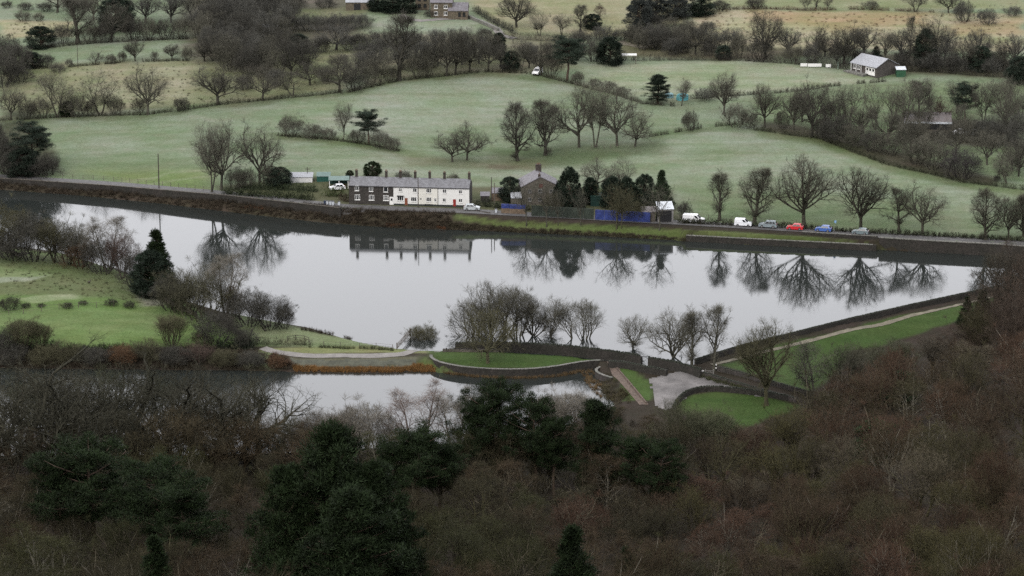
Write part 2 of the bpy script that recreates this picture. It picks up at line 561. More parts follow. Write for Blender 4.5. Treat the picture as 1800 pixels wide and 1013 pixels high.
paint([(110, 118), (340, 108), (340, 180), (220, 190), (120, 150)], (.19, .19, .125), 26, far, .8)
paint([(90, 82), (320, 66), (330, 104), (120, 112)], FROST, 8, far)
paint([(0, 35), (130, 38), (120, 62), (0, 66)], TAN, 10, far)
paint([(0, 10), (120, 14), (130, 36), (0, 36)], FROST, 8, far)
paint([(320, -10), (640, -20), (640, 100), (600, 150), (470, 140), (330, 100)], (.075, .072, .05), 30, far)
paint([(470, 85), (640, 70), (640, 130), (500, 150)], ROUGH, 12, far)
paint([(480, 20), (620, 10), (650, 22), (500, 45)], ROUGH, 12, far, .7)
paint([(650, 28), (840, 34), (830, 50), (700, 56), (650, 44)], FROSTY, 8, far)
paint([(640, 60), (1000, 60), (1010, 118), (640, 150)], (.13, .13, .085), 20, far)
paint([(830, -10), (1210, -10), (1200, 40), (1100, 64), (900, 60), (840, 20)], (.19, .185, .115), 12, far)
paint([(1100, 62), (1220, 50), (1480, 70), (1500, 100), (1250, 104), (1080, 100)], (.10, .095, .06), 16, far)
paint([(1200, 40), (1240, 16), (1800, 24), (1800, 90), (1480, 88), (1220, 76)], TAN, 10, far)
paint([(1330, 18), (1640, 20), (1620, 44), (1460, 52), (1320, 34)], BRACK, 25, far, .8)
paint([(1640, 46), (1800, 30), (1800, 62), (1680, 62)], BRACK, 18, far, .6)
paint([(1200, -20), (1800, -20), (1800, 16), (1240, 14)], (.16, .175, .10), 10, far)
paint([(1480, 92), (1800, 105), (1800, 140), (1580, 132)], (.07, .068, .045), 14, far)
paint([(1330, 165), (1500, 148), (1800, 145), (1800, 320), (1560, 270), (1430, 230), (1330, 212)], (.115, .15, .085), 14, far)
paint([(1340, 212), (1440, 224), (1580, 268), (1760, 315), (1740, 328), (1560, 292), (1420, 246), (1330, 230)], (.05, .05, .032), 14, far)
paint([(1570, 205), (1800, 212), (1800, 262), (1600, 250)], (.06, .058, .042), 14, far)
paint([(0, 190), (60, 196), (110, 300), (0, 312)], (.05, .055, .034), 12, far)
# frost-free strips under hedges, faint tracks and worn spots
paint([(-10, 206), (260, 198), (383, 181), (600, 160), (600, 168), (383, 190), (260, 208), (-10, 216)], (.085, .105, .055), 8, far, .75)
paint([(600, 160), (700, 140), (860, 124), (1005, 143), (1090, 165), (1090, 172), (1000, 151), (860, 133), (700, 149), (600, 169)], (.085, .105, .055), 8, far, .75)
paint([(1330, 228), (1440, 242), (1560, 288), (1700, 320), (1800, 332), (1800, 344), (1690, 330), (1550, 300), (1430, 254), (1320, 238)], (.08, .105, .045), 10, far, .7)
paint([(1140, 236), (1237, 220), (1300, 214), (1300, 226), (1237, 232), (1145, 250)], (.085, .11, .055), 10, far, .6)
paint([(480, 234), (620, 246), (710, 262), (760, 274), (740, 280), (610, 256), (480, 244)], (.09, .115, .055), 8, far, .7)
paint([(190, 322), (300, 303), (372, 297), (372, 300), (300, 307), (200, 326)], (.16, .185, .11), 3, far, .6)
paint([(210, 328), (310, 314), (372, 308), (372, 311), (310, 318), (220, 332)], (.16, .185, .11), 3, far, .6)
paint([(330, 202), (360, 205), (385, 214), (384, 217), (356, 209), (330, 206)], (.19, .205, .16), 3, far, .7)
paint([(1080, 300), (1300, 262), (1420, 268), (1420, 271), (1300, 266), (1085, 304)], (.165, .185, .135), 4, far, .5)
paint([(1060, 128), (1150, 134), (1210, 140), (1210, 142), (1150, 137), (1060, 131)], (.22, .235, .17), 3, far, .8)
paint([(850, 286), (905, 290), (900, 298), (845, 294)], (.085, .075, .05), 8, far, .7)
paint([(1180, 375), (1230, 380), (1225, 388), (1175, 384)], (.07, .06, .042), 8, far, .7)
# garden and yard behind the cottages
paint([(380, 328), (510, 312), (620, 312), (840, 330), (1180, 335), (1200, 392), (830, 372), (600, 362), (390, 340)], (.07, .075, .042), 10, far)
# near side
paint([(-200, 430), (0, 436), (160, 450), (262, 492), (345, 545), (410, 590), (405, 606), (200, 612), (-200, 616)], NEARG, 8, near)
paint([(-200, 440), (0, 444), (160, 456), (270, 505), (330, 545), (180, 522), (-200, 520)], (.085, .105, .048), 12, near)
paint([(-60, 462), (60, 476), (88, 482), (30, 492), (-60, 496)], (.12, .155, .072), 6, near)
paint([(-20, 488), (80, 482), (40, 494), (-20, 499)], (.165, .19, .13), 5, near)
paint([(30, 526), (130, 518), (142, 526), (60, 534)], (.175, .20, .12), 6, near)
paint([(225, 508), (262, 505), (290, 535), (250, 540)], (.155, .165, .125), 9, near, .8)
paint([(-60, 536), (150, 548), (300, 552), (340, 560), (280, 580), (-60, 580)], (.10, .14, .055), 14, near, .8)
paint([(412, 552), (470, 560), (560, 586), (690, 612), (560, 612), (440, 606), (420, 580)], (.12, .15, .078), 7, near)
paint([(452, 612), (790, 610), (790, 618), (750, 623), (470, 622)], (.13, .145, .065), 6, near)
paint([(495, 628), (745, 629), (735, 645), (520, 645)], (.085, .085, .06), 7, near)
paint([(455, 616), (500, 624), (480, 650), (440, 645)], (.10, .12, .065), 8, near)
paint([(758, 618), (900, 612), (1068, 626), (1010, 640), (940, 650), (830, 648), (765, 634)], (.036, .062, .016), 6, near)
paint([(748, 626), (770, 640), (800, 658), (770, 662), (740, 648)], (.06, .085, .03), 6, near)
paint([(1078, 650), (1106, 643), (1145, 680), (1150, 706), (1104, 706)], (.045, .075, .02), 6, near)
paint([(1262, 640), (1400, 601), (1500, 576), (1745, 518), (1715, 545), (1640, 585), (1500, 620), (1425, 690), (1340, 664)], LAWN, 8, near)
paint([(1196, 716), (1215, 694), (1260, 688), (1345, 697), (1400, 712), (1330, 745), (1270, 758), (1225, 745)], LAWN, 8, near)
paint([(790, 374), (880, 388), (1000, 392), (1210, 406), (1420, 415), (1550, 428), (1550, 440), (1200, 424), (1000, 408), (900, 402), (800, 386)], VERGE, 6, near)
paint([(-200, 300), (560, 356), (800, 372), (790, 400), (560, 392), (-200, 335)], BANKC, 8, near)

gnv, gnu = GX.shape
gv = np.stack([GX, GY, GZ], -1).reshape(-1, 3)
idx = np.arange(gnv * gnu).reshape(gnv, gnu)
gf = np.stack([idx[:-1, :-1], idx[:-1, 1:], idx[1:, 1:], idx[1:, :-1]], -1).reshape(-1, 4)

m, nt, bs = new_mat('ground_cover')
at = nt.nodes.new('ShaderNodeAttribute')
at.attribute_name = 'cover'
n1 = noise(nt, 0.55, 6.0, 0.7)
n2 = noise(nt, 0.06, 4.0, 0.6)
n3 = noise(nt, 2.2, 4.0, 0.75)
r1 = ramp(nt, n1.outputs['Fac'], [(0.30, (.60 * .96, .62 * .96, .59 * .96)), (0.70, (.76 * .96, .75 * .96, .78 * .96))])
r2 = ramp(nt, n2.outputs['Fac'], [(0.32, (.85, .93, .80)), (0.68, (1.12, 1.06, 1.16))])
r3 = ramp(nt, n3.outputs['Fac'], [(0.34, (.62, .62, .58)), (0.62, (1.2, 1.2, 1.2))])
c = mul(nt, mul(nt, mul(nt, at.outputs['Color'], r1.outputs[0]), r2.outputs[0]), r3.outputs[0], 0.55)
mp = nt.nodes.new('ShaderNodeMapping')
mp.inputs['Scale'].default_value = (.02, .22, 1)
tcm = nt.nodes.new('ShaderNodeTexCoord')
nt.links.new(tcm.outputs['Object'], mp.inputs[0])
n4 = noise(nt, 1.0, 4.0, .6, vec=mp.outputs[0])
r4 = ramp(nt, n4.outputs['Fac'], [(0.35, (.84, .88, .80)), (0.65, (1.1, 1.07, 1.12))])
c = mul(nt, c, r4.outputs[0])
n5 = noise(nt, .16, 5.0, .7)
r5 = ramp(nt, n5.outputs['Fac'], [(0.40, (1, 1, 1)), (0.66, (1.0, .91, .91))])
c = mul(nt, c, r5.outputs[0])
nt.links.new(c, bs.inputs['Base Color'])
bs.inputs['Roughness'].default_value = 0.95
bs.inputs['Specular IOR Level'].default_value = 0.08
bp = nt.nodes.new('ShaderNodeBump')
bp.inputs['Strength'].default_value = 0.6
bp.inputs['Distance'].default_value = 0.25
nt.links.new(n1.outputs['Fac'], bp.inputs['Height'])
nt.links.new(bp.outputs[0], bs.inputs['Normal'])
M_GROUND = m

me = bpy.data.meshes.new('ground')
me.vertices.add(len(gv))
me.vertices.foreach_set('co', gv.ravel())
me.loops.add(gf.size)
me.loops.foreach_set('vertex_index', gf.ravel())
me.polygons.add(len(gf))
me.polygons.foreach_set('loop_start', np.arange(0, gf.size, 4))
me.polygons.foreach_set('loop_total', np.full(len(gf), 4))
me.update(calc_edges=True)
ca = me.color_attributes.new('cover', 'FLOAT_COLOR', 'POINT')
ca.data.foreach_set('color', np.concatenate([cover.reshape(-1, 3), np.ones((len(gv), 1))], 1).ravel())
me.polygons.foreach_set('use_smooth', np.ones(len(gf), bool))
me.materials.append(M_GROUND)
ground = bpy.data.objects.new('ground', me)
COL.objects.link(ground)
tag(ground, 'frosted green pasture, rough grass and wooded valley floor', 'ground', kind='structure')

# ---- water
m, nt, bs = new_mat('still_water')
bs.inputs['Base Color'].default_value = (.012, .014, .013, 1)
mpw = nt.nodes.new('ShaderNodeMapping')
mpw.inputs['Scale'].default_value = (.012, .05, 1)
tcw = nt.nodes.new('ShaderNodeTexCoord')
nt.links.new(tcw.outputs['Object'], mpw.inputs[0])
nw = noise(nt, 1.0, 3.0, .55, vec=mpw.outputs[0])
rw = ramp(nt, nw.outputs['Fac'], [(0.38, (.03, .03, .03)), (0.62, (.075, .075, .075))])
nt.links.new(rw.outputs[0], bs.inputs['Roughness'])
bs.inputs['IOR'].default_value = 1.333
bs.inputs['Specular IOR Level'].default_value = 0.5
n = noise(nt, 0.35, 2.0, 0.5, 'Object')
bp = nt.nodes.new('ShaderNodeBump')
bp.inputs['Strength'].default_value = 0.02
bp.inputs['Distance'].default_value = 0.05
nt.links.new(n.outputs['Fac'], bp.inputs['Height'])
nt.links.new(bp.outputs[0], bs.inputs['Normal'])
M_WATER = m

def offset_poly(poly, d):
    n = len(poly)
    area = sum(poly[i][0] * poly[(i + 1) % n][1] - poly[(i + 1) % n][0] * poly[i][1] for i in range(n))
    sg = 1 if area > 0 else -1
    res = []
    for i in range(n):
        a, b, c = Vector(poly[i - 1]), Vector(poly[i]), Vector(poly[(i + 1) % n])
        n1 = Vector(((b - a).y, -(b - a).x)).normalized()
        n2 = Vector(((c - b).y, -(c - b).x)).normalized()
        nn = (n1 + n2)
        nn = nn.normalized() if nn.length > .2 else n1
        res.append(tuple(b + nn * sg * d))
    return res

def water(name, poly, z, label):
    pl = offset_poly([tuple(p) for p in poly], 0.5)
    vs = [(x, y, z) for x, y in pl]
    o = mesh_obj(name, vs, [tuple(range(len(vs)))], M_WATER)
    return tag(o, label, 'water', kind='structure')

water('reservoir_water', RES, 0.0, 'still grey reservoir mirroring the cottages and bare trees')
water('pond_water', POND, POND_Z, 'smaller lower pool of grey water behind the foreground wood')

# ---- roads and paths as sheets just above the land
def resample(pts, step):
    pts = [np.array(p, float) for p in pts]
    o = [pts[0]]
    for a, b in zip(pts[:-1], pts[1:]):
        L = np.linalg.norm((b - a)[:2])
        k = max(1, int(round(L / step)))
        for i in range(1, k + 1):
            o.append(a + (b - a) * i / k)
    return np.array(o)

def smooth_line(pts, it=2):
    pts = np.array(pts, float)
    for _ in range(it):
        q = [pts[0]]
        for a, b in zip(pts[:-1], pts[1:]):
            q.append(a * .75 + b * .25)
            q.append(a * .25 + b * .75)
        q.append(pts[-1])
        pts = np.array(q)
    return pts

def strip(name, pts, width, mat, label, cat, lift=0.07, rag=0.0, kind='structure', w1=None):
    pts = resample(pts, 1.2)
    n = len(pts)
    t = np.gradient(pts[:, :2], axis=0)
    t /= np.linalg.norm(t, axis=1)[:, None] + 1e-9
    nr = np.stack([-t[:, 1], t[:, 0]], -1)
    ks = np.linspace(-.5, .5, 6)
    V, Fc = [], []
    rr = random.Random(3)
    for i in range(n):
        w = width if w1 is None else width + (w1 - width) * i / (n - 1)
        for k in ks:
            p = pts[i, :2] + nr[i] * (w * k + (rr.uniform(-rag, rag) if abs(k) > .4 else 0))
            V.append((p[0], p[1], float(zat(p[0], p[1])) + lift))
    for i in range(n - 1):
        for j in range(5):
            a = i * 6 + j
            Fc.append((a, a + 1, a + 7, a + 6))
    o = mesh_obj(name, V, Fc, mat, smooth=True)
    return tag(o, label, cat, kind=kind)

M_ASPHALT = simple('wet_asphalt', (.075, .073, .072), .7, .3, .8)
M_TRACK = simple('gravel_track', (.165, .155, .145), .9, .22, .6)
M_YARD = simple('gravel_yard', (.116, .109, .106), .9, .45, .22)
M_SAND = simple('sandy_path', (.125, .112, .082), .9, .3, .5)
M_BRICKPATH = simple('brick_path', (.085, .062, .048), .9, .35, 1.2)
strip('road', ROAD_W[:, :2], 4.6, M_ASPHALT, 'narrow grey lakeside road running past the white cottages', 'road')
strip('farm_track', smooth_line([hit(x, y)[:2] for x, y in [(462, 612), (485, 620), (520, 624.5), (600, 625.5), (680, 625.5), (725, 622), (752, 615.5), (800, 612.5), (870, 611), (960, 614), (1050, 625), (1140, 641)]]), 2.1, M_TRACK,
      'pale gravel track on the bank between reservoir and pool', 'track', rag=.08)
strip('dam_path', [hit(x, y)[:2] for x, y in [(1252, 642), (1320, 625), (1400, 605), (1500, 579.5), (1600, 556), (1745, 522)]], 1.15, M_SAND, 'sandy footpath along the grassy dam crest', 'path', rag=.1)
strip('paved_path', [hit(x, y)[:2] for x, y in [(1062, 634), (1085, 658), (1110, 686), (1132, 712)]], 1.9, M_BRICKPATH, 'reddish brick path down beside the overflow', 'path')
strip('farm_lane', [hit(x, y)[:2] for x, y in [(818, 28), (850, 40), (872, 50), (880, 62), (905, 68)]], 2.6, M_TRACK, 'pale lane dropping from the farmhouse on the hill', 'lane')
strip('farm_drive', [hit(x, y)[:2] for x, y in [(705, 26), (718, 34), (740, 37), (780, 34), (815, 32)]], 2.4, M_TRACK, 'grey curved drive in front of the hilltop farmhouse', 'drive', rag=.3)
strip('red_lane', [hit(x, y)[:2] for x, y in [(1088, 73), (1110, 80), (1138, 85)]], 3.0, M_SAND, 'short sandy bank showing through trees above cricket field', 'bank', rag=.5)

# gravel yard as one sheet
def sheet(name, pxpts, mat, label, cat, lift=.06, n=40):
    pts = np.array([hit(x, y)[:2] for x, y in pxpts])
    x0, y0 = pts.min(0) - .5
    x1, y1 = pts.max(0) + .5
    xs, ys = np.arange(x0, x1, .6), np.arange(y0, y1, .6)
    X, Y = np.meshgrid(xs, ys)
    sd = poly_sd(X, Y, pts) + (vnoise(X, Y, 1.5) - .5) * .8
    Z = zat(X, Y) + lift
    nn = X.shape[1]
    fs = []
    for j in range(X.shape[0] - 1):
        for i in range(nn - 1):
            if max(sd[j, i], sd[j, i + 1], sd[j + 1, i], sd[j + 1, i + 1]) < .45:
                a = j * nn + i
                fs.append((a, a + 1, a + nn + 1, a + nn))
    o = mesh_obj(name, np.stack([X, Y, Z], -1).reshape(-1, 3), fs, mat, smooth=True)
    return tag(o, label, cat, kind='structure')

sheet('gravel_yard', [(1140, 668), (1180, 657), (1215, 652), (1250, 664), (1330, 684), (1365, 696), (1330, 697), (1260, 684), (1215, 690), (1190, 712), (1172, 722), (1150, 712), (1150, 690)], M_YARD,
      'pale gravel turning yard beside the overflow lawn', 'yard')
sheet('pond_gravel', [(505, 631), (600, 633), (735, 633), (725, 644), (600, 645), (530, 645)], simple('wet_shingle', (.050, .052, .036), .8, .4, .9), 'grey shingle apron sloping into the pool', 'gravel', lift=.03)

# ------------------------------------------------------------------ walls
rng = random.Random(11)

def wall(name, label, pts, thick=0.55, mat=None, cop=None, cop_h=(.12, .2), cop_l=.5, cop_mat=None, name_c='coping', base_drop=.6):
    """pts: (x, y, ztop, zbase or None for the land)"""
    mat = mat or M_STONE_WALL
    q = resample([(p[0], p[1], p[2], (p[3] if p[3] is not None else float(zat(p[0], p[1])) - base_drop)) for p in pts], .8)
    n = len(q)
    t = np.gradient(q[:, :2], axis=0)
    t /= np.linalg.norm(t, axis=1)[:, None] + 1e-9
    nr = np.stack([-t[:, 1], t[:, 0]], -1)
    V, Fc = [], []
    for i in range(n):
        for sgn in (-1, 1):
            for z, k in ((q[i, 3], 1.15), ((q[i, 2] + q[i, 3]) / 2, 1.05), (q[i, 2], .95)):
                w = thick / 2 * k + rng.uniform(-.04, .04)
                V.append((q[i, 0] + nr[i, 0] * sgn * w, q[i, 1] + nr[i, 1] * sgn * w, z + (rng.uniform(-.04, .04) if k < 1 else 0)))
    for i in range(n - 1):
        a, b = i * 6, i * 6 + 6
        Fc += [(a, b, b + 1, a + 1), (a + 1, b + 1, b + 2, a + 2), (a + 2, b + 2, b + 5, a + 5), (a + 5, b + 5, b + 4, a + 4), (a + 4, b + 4, b + 3, a + 3)]
    e = (n - 1) * 6
    Fc += [(0, 1, 2, 5, 4, 3), (e + 3, e + 4, e + 5, e + 2, e + 1, e)]
    o = mesh_obj(name, V, Fc, mat)
    tag(o, label, 'wall')
    if cop:
        mb = MB()
        d = 0.0
        L = np.concatenate([[0], np.cumsum(np.linalg.norm(np.diff(q[:, :2], axis=0), axis=1))])
        while d < L[-1] - cop_l:
            l = cop_l * rng.uniform(.7, 1.25)
            x, y, z = (np.interp(d + l / 2, L, q[:, k]) for k in range(3))
            k = min(n - 1, int(np.searchsorted(L, d + l / 2)))
            ang = math.atan2(t[k][1], t[k][0]) + (rng.uniform(-.06, .06) if cop == 'flat' else rng.uniform(-.25, .25))
            h = rng.uniform(*cop_h)
            w = thick * (1.12 if cop == 'flat' else .8) * rng.uniform(.92, 1.05)
            c, s = math.cos(ang), math.sin(ang)
            lean = 0 if cop == 'flat' else rng.uniform(-.1, .1)
            lx = l * (.485 if cop == 'flat' else .42)
            vs = []
            for zz, sc, ln in ((-.03, 1, 0), (h, .96 if cop == 'flat' else .7, lean)):
                for ux, uy in ((-1, -1), (1, -1), (1, 1), (-1, 1)):
                    X, Y = ux * lx * sc + ln, uy * w / 2 * sc
                    vs.append((x + X * c - Y * s, y + X * s + Y * c, z + zz))
            mb.quadmesh(vs, [(0, 3, 2, 1), (4, 5, 6, 7), (0, 1, 5, 4), (1, 2, 6, 5), (2, 3, 7, 6), (3, 0, 4, 7)])
            d += l
        cc = mb.build(name_c, cop_mat or M_COPING_DARK, o)
        cc['kind'] = 'stuff'
    return o

def pz(px, py, zt, zb=None):
    p = P(px, py, zt)
    return (p[0], p[1], zt, zb)

def shore(px, py, zt, zb, lev=0.0):
    p = P(px, py, lev)
    return (p[0], p[1], zt, zb)

wall('reservoir_wall', 'long dark retaining wall with pale top below the roadside verge', [shore(x, y, 1.45, -1.5) for x, y in [(1206, 424), (1300, 429), (1420, 435), (1540, 441)]],
     .6, None, 'flat', (.08, .12), 1.2, M_COPING)
wall('reservoir_wall', 'tall dark retaining wall standing forward beside the right-hand water edge', [shore(x, y, 2.85, -1.5) for x, y in [(1545, 438), (1640, 444), (1750, 449.5), (1830, 456)]],
     .7, None, 'flat', (.1, .14), 1.2, M_COPING)
wall('roadside_wall', 'low dark parapet wall between blue and grey parked cars and verge', [pz(x, y, 2.75) for x, y in [(1410, 407.5), (1475, 411.5), (1543, 415.5)]], .45, None, 'flat', (.06, .1), .8, M_COPING)
wall('dam_parapet', 'straight dark stone parapet running diagonally along the dam', [shore(x, y, 1.85, -1.5) for x, y in [(1222, 647), (1300, 623), (1400, 598), (1500, 573), (1600, 550), (1760, 515.5)]],
     .6, None, 'up', (.16, .24), .5, M_COPING_DARK)
wall('overflow_wall', 'curved dark overflow wall with pale coping around the oval lawn', [pz(x, y, .3, -2.4) for x, y in smooth_line([(775, 618), (762, 620), (756.5, 625), (761, 631), (775, 637), (800, 642.5), (830, 646), (880, 649), (930, 648.5), (975, 644), (1010, 637.5), (1040, 633.5), (1062, 633)], 1)],
     .6, M_STONE_WALL, 'flat', (.05, .08), .8, M_COPING)
wall('overflow_lip', 'small curved pale-topped wall at the end of the overflow', [pz(x, y, -.1, -2.4) for x, y in smooth_line([(1062, 643), (1052, 646), (1047, 650), (1051, 655), (1062, 660), (1076, 664)], 1)], .5, M_STONE_DARK, 'flat', (.06, .1), .6, M_COPING)
wall('path_wall', 'low brick edging wall along the reddish path', [hit(x, y)[:2] + (hit(x, y)[2] + .35, None) for x, y in [(1074, 637), (1096, 662), (1118, 688), (1136, 710)]], .3, M_BRICKPATH)
wall('stone_wall', 'mossy wall with jagged coping between row of trees and oval lawn', [pz(x, y, 2.0) for x, y in [(800, 604), (870, 602.5), (930, 604), (1000, 609), (1060, 616), (1110, 623), (1128, 627)]], .6, None, 'up', (.22, .42), .42)
wall('stone_wall', 'jagged-topped wall right of the white gate, above the gravel yard', [pz(x, y, 2.0) for x, y in [(1140, 629), (1179, 635.5), (1211, 643.5), (1232, 650)]], .6, None, 'up', (.22, .42), .42)
wall('rubble_wall', 'low tumbled rubble wall along the back of the oval lawn', [hit(x, y)[:2] + (hit(x, y)[2] + .6, None) for x, y in [(778, 619), (870, 619.5), (960, 621), (1030, 629), (1058, 633)]], .55, M_STONE_WARM, 'up', (.1, .3), .5, M_STONE_DARK)
wall('rubble_wall', 'thick dark rubble wall at the head of the gravel yard', [hit(x, y)[:2] + (hit(x, y)[2] + 1.3, None) for x, y in [(1070, 645), (1104, 648), (1140, 656), (1172, 661)]], .8, None, 'up', (.12, .3), .5)
wall('channel_wall', 'far stone wall of the spillway channel above the yard', [hit(x, y)[:2] + (hit(x, y)[2] + .9, None) for x, y in [(1262, 652), (1300, 661), (1350, 676), (1430, 698)]], .6, M_STONE_DARK, 'up', (.12, .25), .5)
wall('channel_wall', 'near stone wall of the spillway channel beside the drive', [hit(x, y)[:2] + (hit(x, y)[2] + .9, None) for x, y in [(1236, 662), (1270, 672), (1330, 690), (1400, 708)]], .6, M_STONE_DARK, 'up', (.12, .25), .5)
wall('lawn_wall', 'curved stone wall with upright coping around the bright green lawn', [hit(x, y)[:2] + (hit(x, y)[2] + .95, None) for x, y in smooth_line([(1184, 722), (1190, 710), (1204, 697), (1222, 690), (1250, 687), (1290, 690), (1330, 695), (1385, 704)], 1)], .6, None, 'up', (.2, .36), .42)
wall('field_wall', 'low stone wall below the shore trees above the left field', [hit(x, y)[:2] + (hit(x, y)[2] + .8, None) for x, y in [(-30, 434), (0, 440), (32, 451), (160, 460), (250, 499), (300, 535), (345, 556)]], .5, M_STONE_WARM, 'up', (.08, .2), .5, M_STONE_DARK)
wall('garden_wall', 'short pale stone wall in front of the silver car', [pz(x, y, 3.15, 1.2) for x, y in [(800, 367), (830, 370), (862, 374.5)]], .5, M_STONE_WARM, 'up', (.08, .16), .5, M_STONE_DARK)
ro = offset = []
for i, p in enumerate(ROAD_W[:7]):
    ro.append((p[0], p[1] - 2.75, p[2] + .3, None))
wall('roadside_wall', 'long low wall with pale top along the left lakeside road', ro, .3, None, 'flat', (.04, .07), 1.0, M_STONE_WARM)
wall('farm_wall', 'pale sloping wall beside the lane below the farmhouse', [hit(x, y)[:2] + (hit(x, y)[2] + .9, None) for x, y in [(821, 31), (850, 43), (876, 55)]], .6, M_COPING)

# ------------------------------------------------------------------ buildings
def frame_at(pa, pb):
    """local frame of a front from left end pa to right end pb"""
    ang = math.atan2(pb[1] - pa[1], pb[0] - pa[0])
    return ang, math.hypot(pb[0] - pa[0], pb[1] - pa[1])

def window(par, x, z, w, h, y=0.0, bars=1, mat=None, transom=False, side=None):
    """a framed window standing a little proud of the front (local -y)"""
    mb = MB()
    t = .09
    f0, f1 = y - .06, y + .02
    mb.box(x - w / 2, x + w / 2, f0, f1, z - h / 2, z - h / 2 + t)
    mb.box(x - w / 2, x + w / 2, f0, f1, z + h / 2 - t, z + h / 2)
    mb.box(x - w / 2, x - w / 2 + t, f0 + .002, f1, z - h / 2 + t, z + h / 2 - t)
    mb.box(x + w / 2 - t, x + w / 2, f0 + .002, f1, z - h / 2 + t, z + h / 2 - t)
    for k in range(bars):
        xx = x - w / 2 + w * (k + 1) / (bars + 1)
        mb.box(xx - .04, xx + .04, f0 + .004, f1, z - h / 2 + t, z + h / 2 - t)
    if transom:
        mb.box(x - w / 2 + t, x + w / 2 - t, f0 + .006, f1, z - .03, z + .03)
    o = mb.build('window', mat or M_WPAINT, par)
    MB().box(x - w / 2 + t * .5, x + w / 2 - t * .5, y - .025, y + .01, z - h / 2 + t * .5, z + h / 2 - t * .5).build('pane', M_GLASS, o)
    MB().box(x - w / 2 - .08, x + w / 2 + .08, y - .14, y + .02, z - h / 2 - .1, z - h / 2 - .003).build('sill', mat or M_WPAINT, o)
    return o

def door(par, x, z0, w, h, mat, y=0.0, glazed=False, surround=None):
    o = MB().box(x - w / 2, x + w / 2, y - .05, y + .02, z0, z0 + h).build('door', mat, par)
    if surround:
        mb = MB()
        mb.box(x - w / 2 - .12, x - w / 2 - .002, y - .06, y + .02, z0, z0 + h)
        mb.box(x + w / 2 + .002, x + w / 2 + .12, y - .06, y + .02, z0, z0 + h)
        mb.box(x - w / 2 - .12, x + w / 2 + .12, y - .062, y + .02, z0 + h + .002, z0 + h + .14)
        mb.build('door_frame', surround, o)
    if glazed:
        MB().box(x - w * .3, x + w * .3, y - .065, y - .048, z0 + h * .55, z0 + h * .88).build('pane', M_GLASS, o)
    MB().box(x + w * .3, x + w * .38, y - .1, y - .05, z0 + h * .45, z0 + h * .5).build('handle', M_TRIM, o)
    return o

def shell(par, L, D, h, rise, wmat, rmat, base=-1.0, over=.22, thick=.16, gable='x', x0=0.0):
    """walls with gables and a two-slope roof, ridge along local x (or y)"""
    x1 = x0 + L
    if gable == 'x':
        V = [(x0, 0, base), (x1, 0, base), (x1, D, base), (x0, D, base), (x0, 0, h), (x1, 0, h), (x1, D, h), (x0, D, h), (x0, D / 2, h + rise), (x1, D / 2, h + rise)]
        Fc = [(0, 1, 5, 4), (1, 2, 6, 9, 5), (2, 3, 7, 6), (3, 0, 4, 8, 7), (4, 5, 9, 8), (6, 7, 8, 9)]
    else:
        xm = x0 + L / 2
        V = [(x0, 0, base), (x1, 0, base), (x1, D, base), (x0, D, base), (x0, 0, h), (x1, 0, h), (x1, D, h), (x0, D, h), (xm, 0, h + rise), (xm, D, h + rise)]
        Fc = [(0, 1, 5, 8, 4), (1, 2, 6, 5), (2, 3, 7, 9, 6), (3, 0, 4, 7), (5, 6, 9, 8), (4, 8, 9, 7)]
    w = mesh_obj('wall', V, Fc, wmat, par)
    half = (D if gable == 'x' else L) / 2
    sl = rise / half
    V, Fc = [], []
    a, b = (x0, x1) if gable == 'x' else (0, D)
    ov = over if gable == 'x' else over
    for k in (a - (.02 if gable == 'x' and over < .05 else ov * .6), b + (.02 if gable == 'x' and over < .05 else ov * .6)):
        for off, dz in ((-ov, .02), (half, .02), (2 * half + ov, .02), (2 * half + ov, .02 + thick), (half, .02 + thick), (-ov, .02 + thick)):
            zz = h + rise - abs(off - half) * sl + dz
            V.append((k, off, zz) if gable == 'x' else (x0 + off, k, zz))
    Fc = [(0, 1, 7, 6), (1, 2, 8, 7), (2, 3, 9, 8), (3, 4, 10, 9), (4, 5, 11, 10), (5, 0, 6, 11), (0, 5, 4, 1), (1, 4, 3, 2), (6, 7, 10, 11), (7, 8, 9, 10)]
    r = mesh_obj('roof', V, Fc, rmat, par)
    return w, r

def chimney(par, x, y, z0, h=1.5, w=.62, d=.5, pots=2):
    o = MB().box(x - w / 2, x + w / 2, y - d / 2, y + d / 2, z0, z0 + h).box(x - w / 2 - .07, x + w / 2 + .07, y - d / 2 - .07, y + d / 2 + .07, z0 + h, z0 + h + .14).build('chimney', M_CHIM, par)
    for k in range(pots):
        MB().cyl(x + (k - (pots - 1) / 2) * .28, y, z0 + h + .14, z0 + h + .55, .11, .09, 8).build('chimney_pot', M_POT, o)
    return o

# --- the terrace by the water: seven cottages sharing one line
TA, TB = P(613.5, 358.5, 3.45), P(825.0, 364.0, 3.3)
T_ANG, T_LEN = frame_at(TA, TB)
SC = 211.5 / T_LEN                                   # photo pixels per metre along the front
T_D, T_H, T_R = 7.0, 4.55, 1.55

def tx(px):
    return (px - 613.5) / SC

def tz(px, py):
    base = 358.5 + (px - 613.5) * 5.5 / 211.5
    return (base - py) / (SC * C_)

